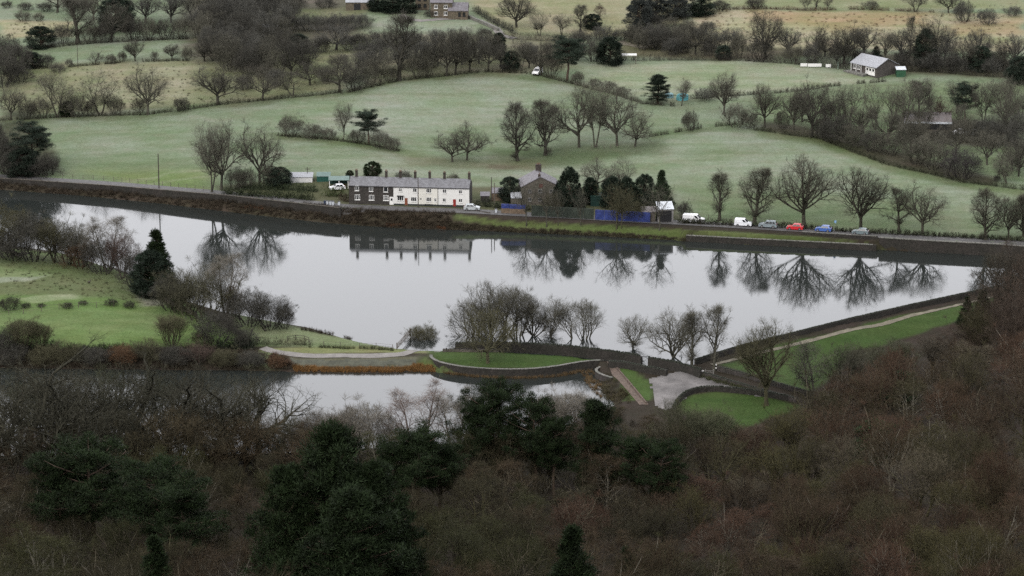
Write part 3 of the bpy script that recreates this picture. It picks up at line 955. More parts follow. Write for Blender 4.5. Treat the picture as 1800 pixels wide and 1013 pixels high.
def cottage(name, label, pa, pb, wmat, wins, doors, chims, group):
    xa, xb = tx(pa), tx(pb)
    ca, sa = math.cos(T_ANG), math.sin(T_ANG)
    par = empty(name, (TA[0] + ca * xa, TA[1] + sa * xa, TA[2] + (TB[2] - TA[2]) * xa / T_LEN), T_ANG, label, 'cottage', group)
    shell(par, xb - xa - .012, T_D, T_H, T_R, wmat, M_SLATE, over=.03)
    for (px, py, w, h, bars, tr) in wins:
        window(par, tx(px) - xa, tz(px, py), w / SC, h / SC, 0.0, bars, None, tr)
    for (px, w, h, mat, gl, sur) in doors:
        door(par, tx(px) - xa, .05, w / SC, h / SC, mat, 0.0, gl, sur)
    for px in chims:
        chimney(par, tx(px) - xa, T_D / 2, T_H + T_R - .25, 1.75)
    # eaves gutter and plinth
    MB().box(.01, xb - xa - .02, -.16, -.05, T_H - .08, T_H + .02).build('gutter', M_TRIM, par)
    if wmat is not M_STONE_DARK:
        MB().box(.005, xb - xa - .017, -.035, .02, -.9, .38).build('plinth', M_PLINTH, par)
    return par

GR = 'terraced cottages by the reservoir road'
cottage('stone_cottage', 'dark stone cottage at the left end of the terrace', 613.5, 640.5, M_STONE_DARK, [(627.7, 331.5, 7, 9, 1, False), (628.5, 347, 9, 9.3, 2, False)], [], [624], GR)
cottage('stone_cottage', 'dark stone cottage second from the left end of the terrace', 640.5, 666, M_STONE_DARK, [(652.7, 332.7, 7, 9, 1, False), (653.5, 347.7, 9, 9.3, 2, False)], [], [], GR)
cottage('stone_cottage', 'dark stone cottage with white door, adjoining the white cottages', 666, 692, M_STONE_DARK, [(678.5, 333.5, 7.5, 9.5, 0, False), (678.8, 348.3, 9.5, 9.3, 3, True)], [(688.6, 5.5, 13, M_WPAINT, True, M_WPAINT)], [676.5], GR)
w1 = cottage('white_cottage', 'white cottage with brown-red door, adjoining the stone cottages', 692, 718.5, M_WHITE, [(704, 334.2, 6.5, 6, 1, True), (704, 349, 11, 9, 2, False)], [(714.2, 5.2, 12.5, M_RUST, False, None)], [701.5], GR)
MB().box(tx(698) - tx(692), tx(710) - tx(692), -.45, .01, 2.32, 2.44).build('canopy', M_TRIM, w1)
cottage('white_cottage', 'narrow white cottage behind the telegraph pole', 718.5, 735.5, M_WHITE, [(729.5, 335, 7, 7.5, 1, False), (727.5, 350.5, 10, 8, 2, False)], [], [727.5], GR)
w3 = cottage('white_cottage', 'cream-tinted cottage with a bench under its window', 735.5, 769.5, M_CREAM, [(754, 335.8, 9, 8, 2, False), (754, 351, 9, 8, 2, False), (765.5, 352, 4.2, 7, 1, False)], [], [753], GR)
MB().box(tx(739) - tx(735.5), tx(740.4) - tx(735.5), -.14, .0, 1.62, 1.9).build('wall_lantern', M_TRIM, w3)
w4 = cottage('white_cottage', 'wide white cottage with bright red door at the right end', 769.5, 825.0, M_WHITE, [(781.5, 336.6, 7, 7.2, 1, False), (809.5, 338, 6, 7, 1, False), (781, 352, 6, 7, 1, False), (809.5, 353, 6.3, 7, 1, False)], [(799, 5.0, 12.5, M_RED, False, None)], [779, 822.5], GR)
MB().box(.03, .11, -.1, -.02, .3, T_H - .1).build('drainpipe', M_TRIM, w4)
_lx = tx(825.0) - tx(769.5) - .012
mesh_obj('gable_wall', [(_lx + .03, -.01, -1), (_lx + .03, T_D + .01, -1), (_lx + .03, T_D + .01, T_H), (_lx + .03, T_D / 2, T_H + T_R + .01), (_lx + .03, -.01, T_H),
                        (_lx + .002, -.01, -1), (_lx + .002, T_D + .01, -1), (_lx + .002, T_D + .01, T_H), (_lx + .002, T_D / 2, T_H + T_R + .01), (_lx + .002, -.01, T_H)],
         [(0, 1, 2, 3, 4), (9, 8, 7, 6, 5), (0, 5, 6, 1), (1, 6, 7, 2), (2, 7, 8, 3), (3, 8, 9, 4), (4, 9, 5, 0)], M_STONE_DARK, w4)
# bench in front of the cream cottage
bp_ = P(754, 361.5, 3.4)
be = empty('garden_bench', (bp_[0], bp_[1] - .1, float(zat(bp_[0], bp_[1])) + .05), T_ANG, 'dark garden bench against the cream-tinted cottage', 'bench')
MB().box(-.95, .95, -.25, .25, .4, .48).build('seat', M_PLINTH, be)
MB().box(-.95, .95, .2, .27, .55, 1.0).build('backrest', M_PLINTH, be)
for sx in (-.85, .85):
    for sy in (-.2, .2):
        MB().box(sx - .05, sx + .05, sy - .05, sy + .05, -.2, .4).build('leg', M_PLINTH, be)

# --- stone house among the evergreens
def placed(name, px, py, rz, label, cat, z=None, group=None):
    h = hit(px, py) if z is None else P(px, py, z)
    return empty(name, h, rz, label, cat, group), F / depth(h)

M_GREYFRAME = simple('grey_window_frames', (.22, .215, .21), .7, .2, 1.5)
sh, sc = placed('stone_house', 917, 361, .10, 'warm stone house with slate roof among dark evergreens', 'house')
Ls = 66 / sc
shell(sh, Ls, 8.5, 4.6, 2.4, M_STONE_WARM, M_SLATE_DARK, gable='y')
for (px, py, w, h) in [(931, 336, 6, 6), (949.5, 336.5, 7, 6), (931, 351, 6, 6), (949.5, 351, 7, 6), (969, 336.5, 6, 6)]:
    window(sh, (px - 917) / sc, (361 - py) / sc, w / sc, h / sc, 0.0, 1, M_GREYFRAME)
chimney(sh, Ls / 2 - .2, .5, 6.7, .8, .6, .5, 1)
chimney(sh, Ls / 2 + .3, 7.4, 6.5, 2.0, 1.4, .7, 3)
MB().box(Ls / 2 - .4, Ls / 2 + .6, -.05, .02, 4.4, 5.3).build('red_creeper', simple('red_creeper', (.085, .042, .034), .9, .4, 3), sh)
ex, sc = placed('stone_outhouse', 899, 362, .10, 'low stone lean-to with pale roof left of the stone house', 'outbuilding')
shell(ex, 17 / sc, 3.5, 2.0, .9, M_STONE_WARM, M_SLATE_PALE)

# --- sheds, huts and sheeting along the road
M_GREENSHED = simple('green_painted_boards', (.012, .065, .05), .6, .2, 2)
M_GREENROOF = simple('pale_green_roofing', (.10, .15, .135), .7, .2, 1)
M_DKGREEN = simple('dark_green_sheet', (.010, .035, .028), .7, .3, 1)
M_BLUE = simple('blue_tarpaulin', (.026, .042, .165), .55, .4, .8)
M_HUT = simple('grey_hut_boards', (.20, .195, .19), .8, .3, 1.5)
M_PALEROOF = simple('pale_roof_sheet', (.50, .53, .56), .5, .12, .8)
M_WHITESHED = simple('white_boards', (.55, .55, .54), .7, .1, 1.5)
M_BROWNB = simple('brown_boards', (.13, .095, .065), .8, .35, 1.5)

def lean_shed(name, px0, px1, py, h0, h1, D, wmat, rmat, label, rz=0.0, drop=.3, doors=0, cat='shed', group=None):
    o, sc = placed(name, px0, py, rz, label, cat, group=group)
    L = (px1 - px0) / sc
    V = [(0, 0, -drop - .4), (L, 0, -drop - .4), (L, D, -drop - .4), (0, D, -drop - .4), (0, 0, h0), (L, 0, h0), (L, D, h1), (0, D, h1)]
    mesh_obj('wall', V, [(0, 1, 5, 4), (1, 2, 6, 5), (2, 3, 7, 6), (3, 0, 4, 7), (4, 5, 6, 7)], wmat, o)
    t, e = .1, .15
    sl = (h1 - h0) / D
    V = [(-e, -e, h0 - e * sl + .015), (L + e, -e, h0 - e * sl + .015), (L + e, D + e, h1 + e * sl + .015), (-e, D + e, h1 + e * sl + .015)]
    V += [(x, y, z + t) for x, y, z in V]
    mesh_obj('roof', V, [(0, 3, 2, 1), (4, 5, 6, 7), (0, 1, 5, 4), (1, 2, 6, 5), (2, 3, 7, 6), (3, 0, 4, 7)], rmat, o)
    for k in range(doors):
        x = L * (k + .5) / doors
        MB().box(x - L / doors * .38, x + L / doors * .38, -.04, .02, 0, h0 * .88).build('door', M_TRIM, o)
    return o

lean_shed('garden_shed', 509, 549, 322, 1.5, 2.0, 3.0, M_WHITESHED, M_SLATE_PALE, 'low white shed with pale roof behind the dark hedges')
lean_shed('garden_shed', 557, 580, 320, 1.4, 1.9, 2.4, M_GREENSHED, M_GREENROOF, 'small bright green shed between hedge and carport')
cp, sc = placed('carport', 579, 333, .05, 'open carport with flat pale roof left of the stone cottages', 'carport')
MB().box(-.2, 34 / sc + .2, -.2, 4.6, 2.25, 2.4).build('roof', M_GREENROOF, cp)
MB().box(-.15, 34 / sc + .1, 4.3, 4.5, -.3, 2.25).build('back_wall', M_DKGREEN, cp)
for x in (.05, 17 / sc, 33 / sc):
    MB().box(x - .07, x + .07, -.05, .09, -.4, 2.25).build('post', M_WPAINT, cp)
lean_shed('garden_hut', 864, 884, 353, 1.9, 2.5, 3, M_BROWNB, M_SLATE_DARK, 'brown hut with grey roof right of the terrace')
lean_shed('garden_hut', 845, 860, 356, 1.6, 2.0, 2.5, M_STONE_DARK, M_SLATE_DARK, 'small dark outhouse just right of the terrace')
lean_shed('green_cabin', 1038, 1068, 363, 2.5, 2.7, 3.2, M_DKGREEN, M_DKGREEN, 'dark green cabin between the evergreen trees')
lean_shed('stone_outbuilding', 1128, 1152, 390, 2.4, 2.9, 3.5, M_STONE_WARM, M_ROOF_BROWN, 'low brown outbuilding right of the blue sheeting')
o = lean_shed('white_roofed_hut', 1157, 1184, 391, 3.2, 4.2, 3.4, M_HUT, M_PALEROOF, 'grey hut with bright pale sloping roof near the white van', rz=.12, doors=1)

def sheeting(name, px0, py0, px1, py1, h, mat, label, low=None, low_h=0.0):
    """sheet-clad fence: panels on posts"""
    a, b = hit(px0, py0), hit(px1, py1)
    ang, L = frame_at(a, b)
    o = empty(name, a, ang, label, 'fence')
    dz = b[2] - a[2]
    n = max(2, int(round(L / 2.4)))
    for k in range(n):
        x0, x1 = L * k / n + .03, L * (k + 1) / n - .03
        z0, z1 = dz * k / n, dz * (k + 1) / n
        mb = MB()
        lo = low_h
        c = (rng.uniform(-.05, .05), rng.uniform(-.05, .05))
        V = [(x0, 0, z0 + lo - .05), (x1, 0, z1 + lo - .05), (x1, .0, z1 + h + c[1]), (x0, 0, z0 + h + c[0])]
        xm, zm = (x0 + x1) / 2, (z0 + z1) / 2
        V += [(xm, -.10, zm + lo + (h - lo) * .5), (xm, -.03, zm + h - .04)]
        V += [(x, .05, z) for x, y, z in V[:4]]
        mb.quadmesh(V, [(0, 1, 4), (1, 2, 4), (2, 5, 4), (5, 3, 4), (3, 0, 4), (6, 9, 8, 7), (0, 6, 7, 1), (1, 7, 8, 2), (2, 8, 9, 3, 5), (3, 9, 6, 0)])
        mb.build('panel', mat, o)
        if low:
            MB().box(x0, x1, -.02, .06, min(z0, z1) - .5, max(z0, z1) + lo - .06).build('board', low, o)
        if k % 2 == 0:
            MB().box(x0 - .06, x0 + .05, .06, .16, min(z0, z1) - .5, z0 + h + .1).build('post', M_WOOD, o)
    return o

sheeting('blue_fence', 881, 375, 925, 377, 2.4, M_BLUE, 'blue sheeting above brown boards near the dark blue car', M_BROWNB, 1.3)
sheeting('green_fence', 934, 380, 1044, 386, 2.7, simple('dull_green_netting', (.035, .045, .035), .9, .4, .6), 'long dull green screen fence behind the dark blue car')
sheeting('blue_fence', 1046, 386.5, 1143, 391.5, 2.55, M_BLUE, 'long bright blue sheeting beside the road, left of the hut')

# --- farm on the hill
fa, sc = placed('farmhouse', 757, 31, -.05, 'stone farmhouse with slate roof on the hilltop', 'house')
L1 = 38 / sc
shell(fa, L1, 7, 4.6, 2.4, M_STONE_FARM, M_SLATE_DARK)
for x in (.25, .7):
    window(fa, L1 * x, 3.3, 1.1, 1.1, 0, 1)
    window(fa, L1 * x, 1.3, 1.1, 1.1, 0, 1)
chimney(fa, L1 * .9, 3.5, 6.6, 1.2)
MB().box(L1 * .45, L1 * .8, 1.2, 1.9, 5.75, 5.9).build('rooflight', M_PALEROOF, fa)
fb, sc = placed('farm_wing', 788, 34, -.05, 'low stone farm wing with two dark windows, right of farmhouse', 'barn')
L2 = 34 / sc
shell(fb, L2, 6.0, 2.6, 1.9, M_STONE_FARM, M_SLATE_DARK)
window(fb, L2 * .58, 1.5, .8, 1.2, 0, 0, M_TRIM)
window(fb, L2 * .82, 1.5, .8, 1.2, 0, 0, M_TRIM)
fc, sc = placed('farm_cottage', 730, 18, -.05, 'yellowish stone cottage left of the hilltop farmhouse', 'house')
L3 = 24 / sc
shell(fc, L3, 6, 4.6, 2.0, M_STONE_FARM, M_SLATE_DARK)
for x in (.3, .72):
    window(fc, L3 * x, 3.4, .9, 1.0, 0, 0, M_TRIM)
    window(fc, L3 * x, 1.4, .9, 1.0, 0, 0, M_TRIM)
fd, sc = placed('slate_barn', 608, 19, 0, 'stone barn with blue-grey roof cut by the top edge', 'barn')
shell(fd, 50 / sc, 7, 2.6, 2.4, M_STONE_FARM, M_SLATE_PALE)
door(fd, 20 / sc, 0, 2.0, 2.1, M_TRIM)
lean_shed('white_shed', 462, 488, 58, 1.6, 2.0, 3, M_WHITESHED, M_SLATE_PALE, 'small white shed half hidden in the upper wood')

# --- cricket pavilion
pvA, pvB = hit(1497, 125), hit(1541, 138)
ang, Lp = frame_at(pvA, pvB)
pv = empty('pavilion', pvA, ang, 'cricket pavilion with pale roof and white veranda front', 'pavilion')
shell(pv, Lp, 8.0, 2.6, 1.9, stone_mat('brown_brick', (.088, .08, .074)), M_SLATE_PALE, over=.5)
for k, x in enumerate((.12, .28)):
    window(pv, Lp * x, 1.5, 1.1, 1.1, 0, 1)
for x in (.62, .74, .86):
    door(pv, Lp * x, 0.02, 1.3, 2.1, M_WPAINT, 0.0, True)
MB().box(-1.2, Lp * .66, -2.2, -.06, -.6, .25).build('terrace', M_COPING, pv)
for k in range(4):
    x = Lp * (.02 + .2 * k)
    MB().box(x - .06, x + .06, -.48, -.36, .25, 2.5).build('post', M_WPAINT, pv)
for x in (0.0, .33, .64):
    pass
lean_shed('green_store', 1576, 1592, 136, 2.1, 2.4, 3, simple('green_store', (.02, .07, .035), .8, .3, 2), M_PALEROOF, 'green store shed behind the pavilion')
ls_a, ls_b = hit(1590, 226), hit(1672, 229)
ang, Ll = frame_at(ls_a, ls_b)
lsd = empty('long_barn', ls_a, ang, 'long low barn with brown roof and pale eaves behind trees', 'barn')
shell(lsd, Ll, 8, 1.9, 1.7, M_TRIM, M_ROOF_BROWN, over=.2)
MB().box(-.15, Ll + .15, -.32, -.2, 1.45, 1.95).build('eaves_board', M_PALEROOF, lsd)

def boards(px, py, w, label):
    o, sc = placed('white_board', px, py, 0, label, 'board', group='white boards along the cricket boundary')
    L = w / sc
    MB().box(-L / 2, L / 2, -.04, .04, .25, 1.15).build('panel', M_WPAINT, o)
    for s in (-.4, .4):
        MB().box(s * L - .05, s * L + .05, .05, .13, -.4, 1.1).build('leg', M_WOOD, o)
boards(1413, 118.5, 12, 'short white board at the left end of the boundary boards')
boards(1432, 119, 24, 'longest white board in the middle of the boundary boards')
boards(1456, 120, 9, 'shortest white board nearest the green post by the pavilion')
sp = hit(1105, 112)
scr = empty('shelter', sp, 0, 'flat white-roofed shelter in front of hedge above cricket field', 'shelter')
scs = F / depth(sp)
MB().box(-14 / scs, 14 / scs, -.6, .9, 2.35, 2.75).build('roof', M_WPAINT, scr)
for x in (-12.5, 12.5):
    for y in (-.4, .7):
        MB().box(x / scs - .07, x / scs + .07, y - .07, y + .07, -.4, 2.35).build('post', M_WOOD, scr)

def cover_sheet(px, py, w, h, label, mat):
    """draped pitch cover: a lumpy low mound"""
    b = hit(px, py)
    s = F / depth(b)
    R, Hh = w / s / 2, h / s
    V, Fc = [], []
    n, mrows = 18, 6
    for j in range(mrows):
        q = j / (mrows - 1)
        for i in range(n):
            a = 2 * math.pi * i / n
            r = R * (1 - q ** 3.5) * (1 + .1 * math.sin(3 * a + 1) + rng.uniform(-.05, .05))
            V.append((b[0] + r * math.cos(a), b[1] + r * .55 * math.sin(a), b[2] - .2 + (Hh + .2) * math.sin(q * math.pi / 2) ** .6 + rng.uniform(-.05, .05)))
    for j in range(mrows - 1):
        for i in range(n):
            Fc.append((j * n + i, j * n + (i + 1) % n, (j + 1) * n + (i + 1) % n, (j + 1) * n + i))
    o = mesh_obj('pitch_cover', V, Fc, mat, smooth=True)
    tag(o, label, 'tarpaulin', 'cricket pitch covers')
M_CYAN = simple('turquoise_sheet', (.10, .34, .38), .5, .15, .8)
cover_sheet(1199, 176, 21, 12, 'bright turquoise pitch cover under a thin tree', M_CYAN)
cover_sheet(1176, 172, 15, 9, 'paler pitch cover partly behind the dark evergreen', simple('pale_turquoise_sheet', (.22, .36, .38), .5, .15, .8))

# ------------------------------------------------------------------ vehicles
def paint_mat(name, col, rough=.3):
    return simple(name, col, rough, .06, .7, spec=.5)

CAR_KINDS = {
    # length, height, half width, lower profile (x, z) from the front, cabin bottom x0 x1, cabin top x0 x1, belt z, roof inset
    'hatch': (3.95, 1.48, .86, [(0, .28), (-.02, .55), (.12, .74), (1.0, .94), (3.7, .98), (3.93, .88), (3.95, .35), (3.8, .22), (.15, .22)], .95, 3.82, 1.75, 3.30, .95, .74),
    'suv': (4.45, 1.72, .92, [(0, .35), (-.02, .7), (.12, .92), (1.15, 1.08), (4.2, 1.12), (4.43, 1.0), (4.45, .42), (4.3, .3), (.15, .3)], 1.1, 4.35, 1.85, 4.0, 1.08, .78),
    'van': (5.3, 2.05, .98, [(0, .35), (-.02, .75), (.15, .98), (1.0, 1.15), (5.2, 1.2), (5.3, 1.1), (5.3, .4), (5.2, .3), (.15, .3)], .95, 5.28, 1.85, 5.22, 1.15, .92),
    'small_van': (4.2, 1.82, .9, [(0, .32), (-.02, .65), (.12, .85), (1.0, 1.02), (4.1, 1.05), (4.2, .95), (4.2, .38), (4.1, .26), (.15, .26)], .95, 4.18, 1.75, 4.1, 1.02, .86),
}

def vehicle(name, kind, px, py, facing, mat, label, cat='car', group=None, rz=None, at=None):
    L, H, W, prof, cb0, cb1, ct0, ct1, belt, inset = CAR_KINDS[kind]
    p = at or hit(px, py)
    if rz is None:
        k = np.interp(p[0], ROAD_W[:, 0], np.arange(len(ROAD_W)))
        i = int(min(max(k, 0), len(ROAD_W) - 2))
        rz = math.atan2(ROAD_W[i + 1][1] - ROAD_W[i][1], ROAD_W[i + 1][0] - ROAD_W[i][0])
    if facing == 'right':
        rz += math.pi
    o = empty(name, (p[0], p[1], p[2] + .07), rz, label, cat, group)
    x0 = -L / 2
    V, Fc = [], []
    n = len(prof)
    for y, k in ((-W, .0), (-W * .96, 1), (W * .96, 1), (W, 0)):
        pass
    rings = [(-W * .94, .03), (-W, .0), (W, .0), (W * .94, .03)]
    cx, cz = L / 2, .6
    for y, sh in rings:
        for (x, z) in prof:
            V.append((x0 + x + (cx - x) * sh, y, z + (cz - z) * sh * 1.5))
    for r in range(3):
        for i in range(n):
            j = (i + 1) % n
            Fc.append((r * n + i, (r + 1) * n + i, (r + 1) * n + j, r * n + j))
    Fc.append(tuple(range(n)))
    Fc.append(tuple(range(4 * n - 1, 3 * n - 1, -1)))
    body = mesh_obj('body', V, Fc, mat, o)
    wt = W * inset
    zb = belt - .04
    def ring(z, a, b, w):
        return [(x0 + a, -w, z), (x0 + b, -w, z), (x0 + b, w, z), (x0 + a, w, z)]
    zm = H - .07
    f = (zm - zb) / (H - zb)
    am, bm = cb0 + (ct0 - cb0) * f, cb1 + (ct1 - cb1) * f
    wm = W * .95 + (wt - W * .95) * f
    V = ring(zb, cb0, cb1, W * .95) + ring(zm, am, bm, wm) + ring(H, ct0 + .12, ct1 - .1, wt * .86)
    Fc = []
    for r in (0, 4):
        for i in range(4):
            j = (i + 1) % 4
            Fc.append((r + i, r + j, r + 4 + j, r + 4 + i))
    Fc.append((8, 9, 10, 11))
    cab = mesh_obj('cabin', V, Fc, mat, o)
    def lerp(t, s, side):
        """point on the cabin side: t along, s up"""
        z = zb + (zm - zb) * s
        a, b = cb0 + (am - cb0) * s, cb1 + (bm - cb1) * s
        w = W * .95 + (wm - W * .95) * s + .012
        return (x0 + a + (b - a) * t, side * w, z)
    spans = {'hatch': [(.10, .46), (.49, .82)], 'suv': [(.08, .38), (.41, .68), (.71, .92)], 'van': [(.06, .24)], 'small_van': [(.07, .30)]}[kind]
    for side in (-1, 1):
        for a, b in spans:
            q = [lerp(a, .14, side), lerp(b, .14, side), lerp(b, .9, side), lerp(a + .02, .9, side)]
            mesh_obj('side_window', q, [(0, 1, 2, 3)], M_GLASS, o)
    def endq(front):
        t = 0 if front else 1
        d = -.012 if front else .012
        q = []
        for s, w in ((.12, .9), (.12, -.9), (.92, -.9), (.92, .9)):
            z = zb + (zm - zb) * s
            x = (cb0 + (am - cb0) * s) if front else (cb1 + (bm - cb1) * s)
            hw = (W * .95 + (wm - W * .95) * s) * .9
            q.append((x0 + x + d, hw * (1 if w > 0 else -1), z))
        return q
    mesh_obj('windscreen', endq(True), [(0, 1, 2, 3)], M_GLASS, o)
    if kind in ('van',):
        q = endq(False)
        for s in (-1, 1):
            MB().box(x0 + L - .02, x0 + L + .015, s * W * .12 if s > 0 else -W * .72, W * .72 if s > 0 else -W * .12, 1.3, 1.8).build('rear_window', M_GLASS, o)
    else:
        mesh_obj('rear_window', endq(False), [(0, 1, 2, 3)], M_GLASS, o)
    wr = .31 if kind in ('hatch', 'small_van') else .36
    for wx in (L * .185, L * .80):
        for s in (-1, 1):
            w = MB()
            nn = 14
            vs = []
            for yy in (s * (W - .2), s * (W + .015)):
                for i in range(nn):
                    a = 2 * math.pi * i / nn
                    vs.append((x0 + wx + wr * math.cos(a), yy, wr + wr * math.sin(a)))
            fs = [(i, (i + 1) % nn, nn + (i + 1) % nn, nn + i) for i in range(nn)] + [tuple(range(nn)), tuple(range(2 * nn - 1, nn - 1, -1))]
            w.quadmesh(vs, fs)
            wo = w.build('wheel', M_RUBBER, o)
            vs = [(x0 + wx + wr * .62 * math.cos(2 * math.pi * i / nn), s * (W + .022), wr + wr * .62 * math.sin(2 * math.pi * i / nn)) for i in range(nn)]
            mesh_obj('rim', vs, [tuple(range(nn))], M_RIM, wo)
    zl = prof[2][1]
    for s in (-1, 1):
        ya, yb = sorted((s * W * .62, s * W * .93))
        MB().box(x0 + .0, x0 + .22, ya, yb, zl - .14, zl + .0).build('headlight', M_LAMP, o)
        MB().box(x0 + L - .05, x0 + L + .012, ya, yb, zl - .02, zl + .25).build('tail_light', M_TAIL, o)
    MB().box(x0 - .03, x0 + .06, -W * .8, W * .8, .3, .46).build('bumper', M_TRIM, o)
    if kind == 'suv':
        for s in (-1, 1):
            MB().bar((x0 + ct0 + .3, s * wt * .8, H + .03), (x0 + ct1 - .1, s * wt * .8, H + .03), .05).build('roof_rail', M_TRIM, o)
    return o

GC = 'vehicles parked along the reservoir road'
vehicle('silver_car', 'hatch', 829.5, 369.5, 'right', paint_mat('silver_paint', (.38, .41, .42)), 'silver hatchback parked at the right end of the terrace', group=GC)
vehicle('blue_car', 'hatch', 949.5, 377, 'right', paint_mat('navy_paint', (.012, .03, .075)), 'dark blue car in front of the dull green screen fence', group=GC)
vehicle('white_van', 'van', 1219.5, 391.5, 'right', paint_mat('van_white', (.72, .73, .74)), 'large white van beside the pale-roofed hut', 'van', GC)
vehicle('white_van', 'small_van', 1306.5, 397.5, 'right', paint_mat('small_van_white', (.70, .72, .75)), 'small white van between the slim trees', 'van', GC)
vehicle('grey_car', 'suv', 1350, 400.5, 'left', paint_mat('grey_blue_paint', (.20, .24, .26)), 'tall grey car with roof rails next to the small van', group=GC)
vehicle('red_car', 'hatch', 1397.5, 404, 'left', paint_mat('red_paint', (.50, .022, .03)), 'bright red hatchback beside the big round tree', group=GC)
vehicle('blue_car', 'hatch', 1447.5, 407, 'left', paint_mat('mid_blue_paint', (.055, .12, .36)), 'mid blue hatchback left of the blue sign', group=GC)
vehicle('grey_car', 'hatch', 1512.5, 412, 'left', paint_mat('steel_grey_paint', (.14, .18, .19)), 'small steel-grey car half hidden by the parapet wall', group=GC)
vehicle('white_car', 'hatch', 593, 334, 'left', paint_mat('garden_white', (.68, .69, .70)), 'white car under the carport behind a hedge', rz=.25)
vehicle('white_van', 'small_van', 945, 131, 'left', paint_mat('far_white', (.72, .72, .72)), 'white van behind tree trunks at the field top', 'van', rz=1.2)
vehicle('white_car', 'hatch', 1688, 236, 'left', paint_mat('barn_white', (.70, .70, .70)), 'white car by the right end of the long barn', rz=.1)
vehicle('silver_car', 'hatch', 1707, 238, 'left', paint_mat('barn_silver', (.38, .40, .42)), 'silver car right of the long barn', rz=.1)

# ------------------------------------------------------------------ poles, fences, gates, signs, bins
def pole(px, py, top, label, arm=False, r=.13, mat=None):
    p = hit(px, py)
    s = F / depth(p)
    h = (py - top) / s / C_
    o = MB().cyl(0, 0, -.5, h, r, r * .75, 8).build('telegraph_pole', mat or M_POLE)
    o.location = p
    tag(o, label, 'pole')
    if arm:
        MB().box(-.7, .7, -.06, .06, h - .6, h - .48).build('crossarm', M_POLE, o)
    return o
pole(279.5, 331, 271, 'tall dark telegraph pole alone in the left field', r=.16)
pole(735.2, 366, 312, 'telegraph pole standing in front of the white cottages')
pole(864, 356, 312, 'darker telegraph pole right of the terrace, left of its pair')
pole(869, 360, 322, 'pale telegraph pole right of the terrace, right of its pair', mat=M_WOOD)
pole(540.5, 316, 294, 'short telegraph pole behind the low white shed', arm=True, r=.1)
pole(137, 119, 80, 'thin telegraph pole on the upper left hill field', r=.1)
pole(1473, 121, 109, 'short pale green post left of the pavilion', r=.12, mat=simple('pale_green_paint', (.22, .30, .24), .6, .1, 2))
pole(1232, 398, 383, 'thin post on the verge behind the white van', r=.05)

sgp = hit(1468, 407)
ss = F / depth(sgp)
sg = empty('road_sign', sgp, 0, 'small blue road sign on a grey post by the blue car', 'sign')
MB().cyl(0, 0, -.4, 19 / ss, .04, .04, 8).build('post', M_RIM, sg)
V = [(.3 * math.cos(2 * math.pi * i / 16), y, 17.5 / ss + .32 * math.sin(2 * math.pi * i / 16)) for y in (-.07, -.045) for i in range(16)]
mesh_obj('sign_plate', V, [tuple(range(15, -1, -1)), tuple(range(16, 32))] + [(i, (i + 1) % 16, 16 + (i + 1) % 16, 16 + i) for i in range(16)], simple('sign_blue', (.18, .36, .62), .5, .1, 3), sg)
MB().bar((-.13, -.085, 17.5 / ss + .13), (.13, -.085, 17.5 / ss - .13), .07, .02).bar((-.13, -.088, 17.5 / ss - .13), (.13, -.088, 17.5 / ss + .13), .07, .02).build('sign_symbol', M_WPAINT, sg)

def fence(name, label, pxpts, spacing=2.6, h=1.1, wires=2, mat=None, rails=False):
    pts = resample([hit(x, y) for x, y in pxpts], spacing)
    o = empty(name, tuple(pts[0]), 0, label, 'fence')
    base = pts[0].copy()
    pm = MB().cyl(0, 0, -.4, h, .07, .06, 6)
    first = None
    for q in pts:
        if first is None:
            first = pm.build('post', mat or M_WOOD, o)
            b = first
        else:
            b = first.copy()
            COL.objects.link(b)
            b.parent = o
        b.location = (q[0] - base[0], q[1] - base[1], float(zat(q[0], q[1])) - base[2])
        b.rotation_euler = (rng.uniform(-.05, .05), rng.uniform(-.05, .05), 0)
    for k in range(wires):
        mb = MB()
        hh = h * (.9 - .45 * k)
        for a, c in zip(pts[:-1], pts[1:]):
            mb.bar((a[0] - base[0], a[1] - base[1], float(zat(a[0], a[1])) - base[2] + hh), (c[0] - base[0], c[1] - base[1], float(zat(c[0], c[1])) - base[2] + hh), .03 if not rails else .06, .03 if not rails else .1)
        mb.build('rail' if rails else 'wire', mat or M_WOOD, o)
    return o
fence('wire_fence', 'post and wire fence along the far side of left road', [(110, 313), (200, 318), (300, 328), (372, 337)], 2.6)
fence('wire_fence', 'post and wire fence across the bright left field', [(-10, 557), (41, 552), (73, 547.5), (104, 544), (138, 541.5), (170, 541), (200, 539)], 4.0, 1.3)
fence('wire_fence', 'post and wire fence at the foot of shore field', [(545, 606), (569, 608), (598, 609.5), (632, 611), (690, 613.5)], 3.6, 1.0)
fence('rail_fence', 'dark post and rail fence curving above the gravel track', [(505, 600), (520, 597.5), (535, 598.5), (543, 602)], 1.4, 1.1, 2, M_POLE, True)
fence('wire_fence', 'thin post fence behind the parked vehicles', [(1205, 384), (1265, 388), (1330, 392), (1400, 397)], 3.2, 1.35)
fence('wire_fence', 'short fence beneath the group of tall field trees', [(1040, 262), (1062, 262), (1085, 260)], 1.8, 1.1)

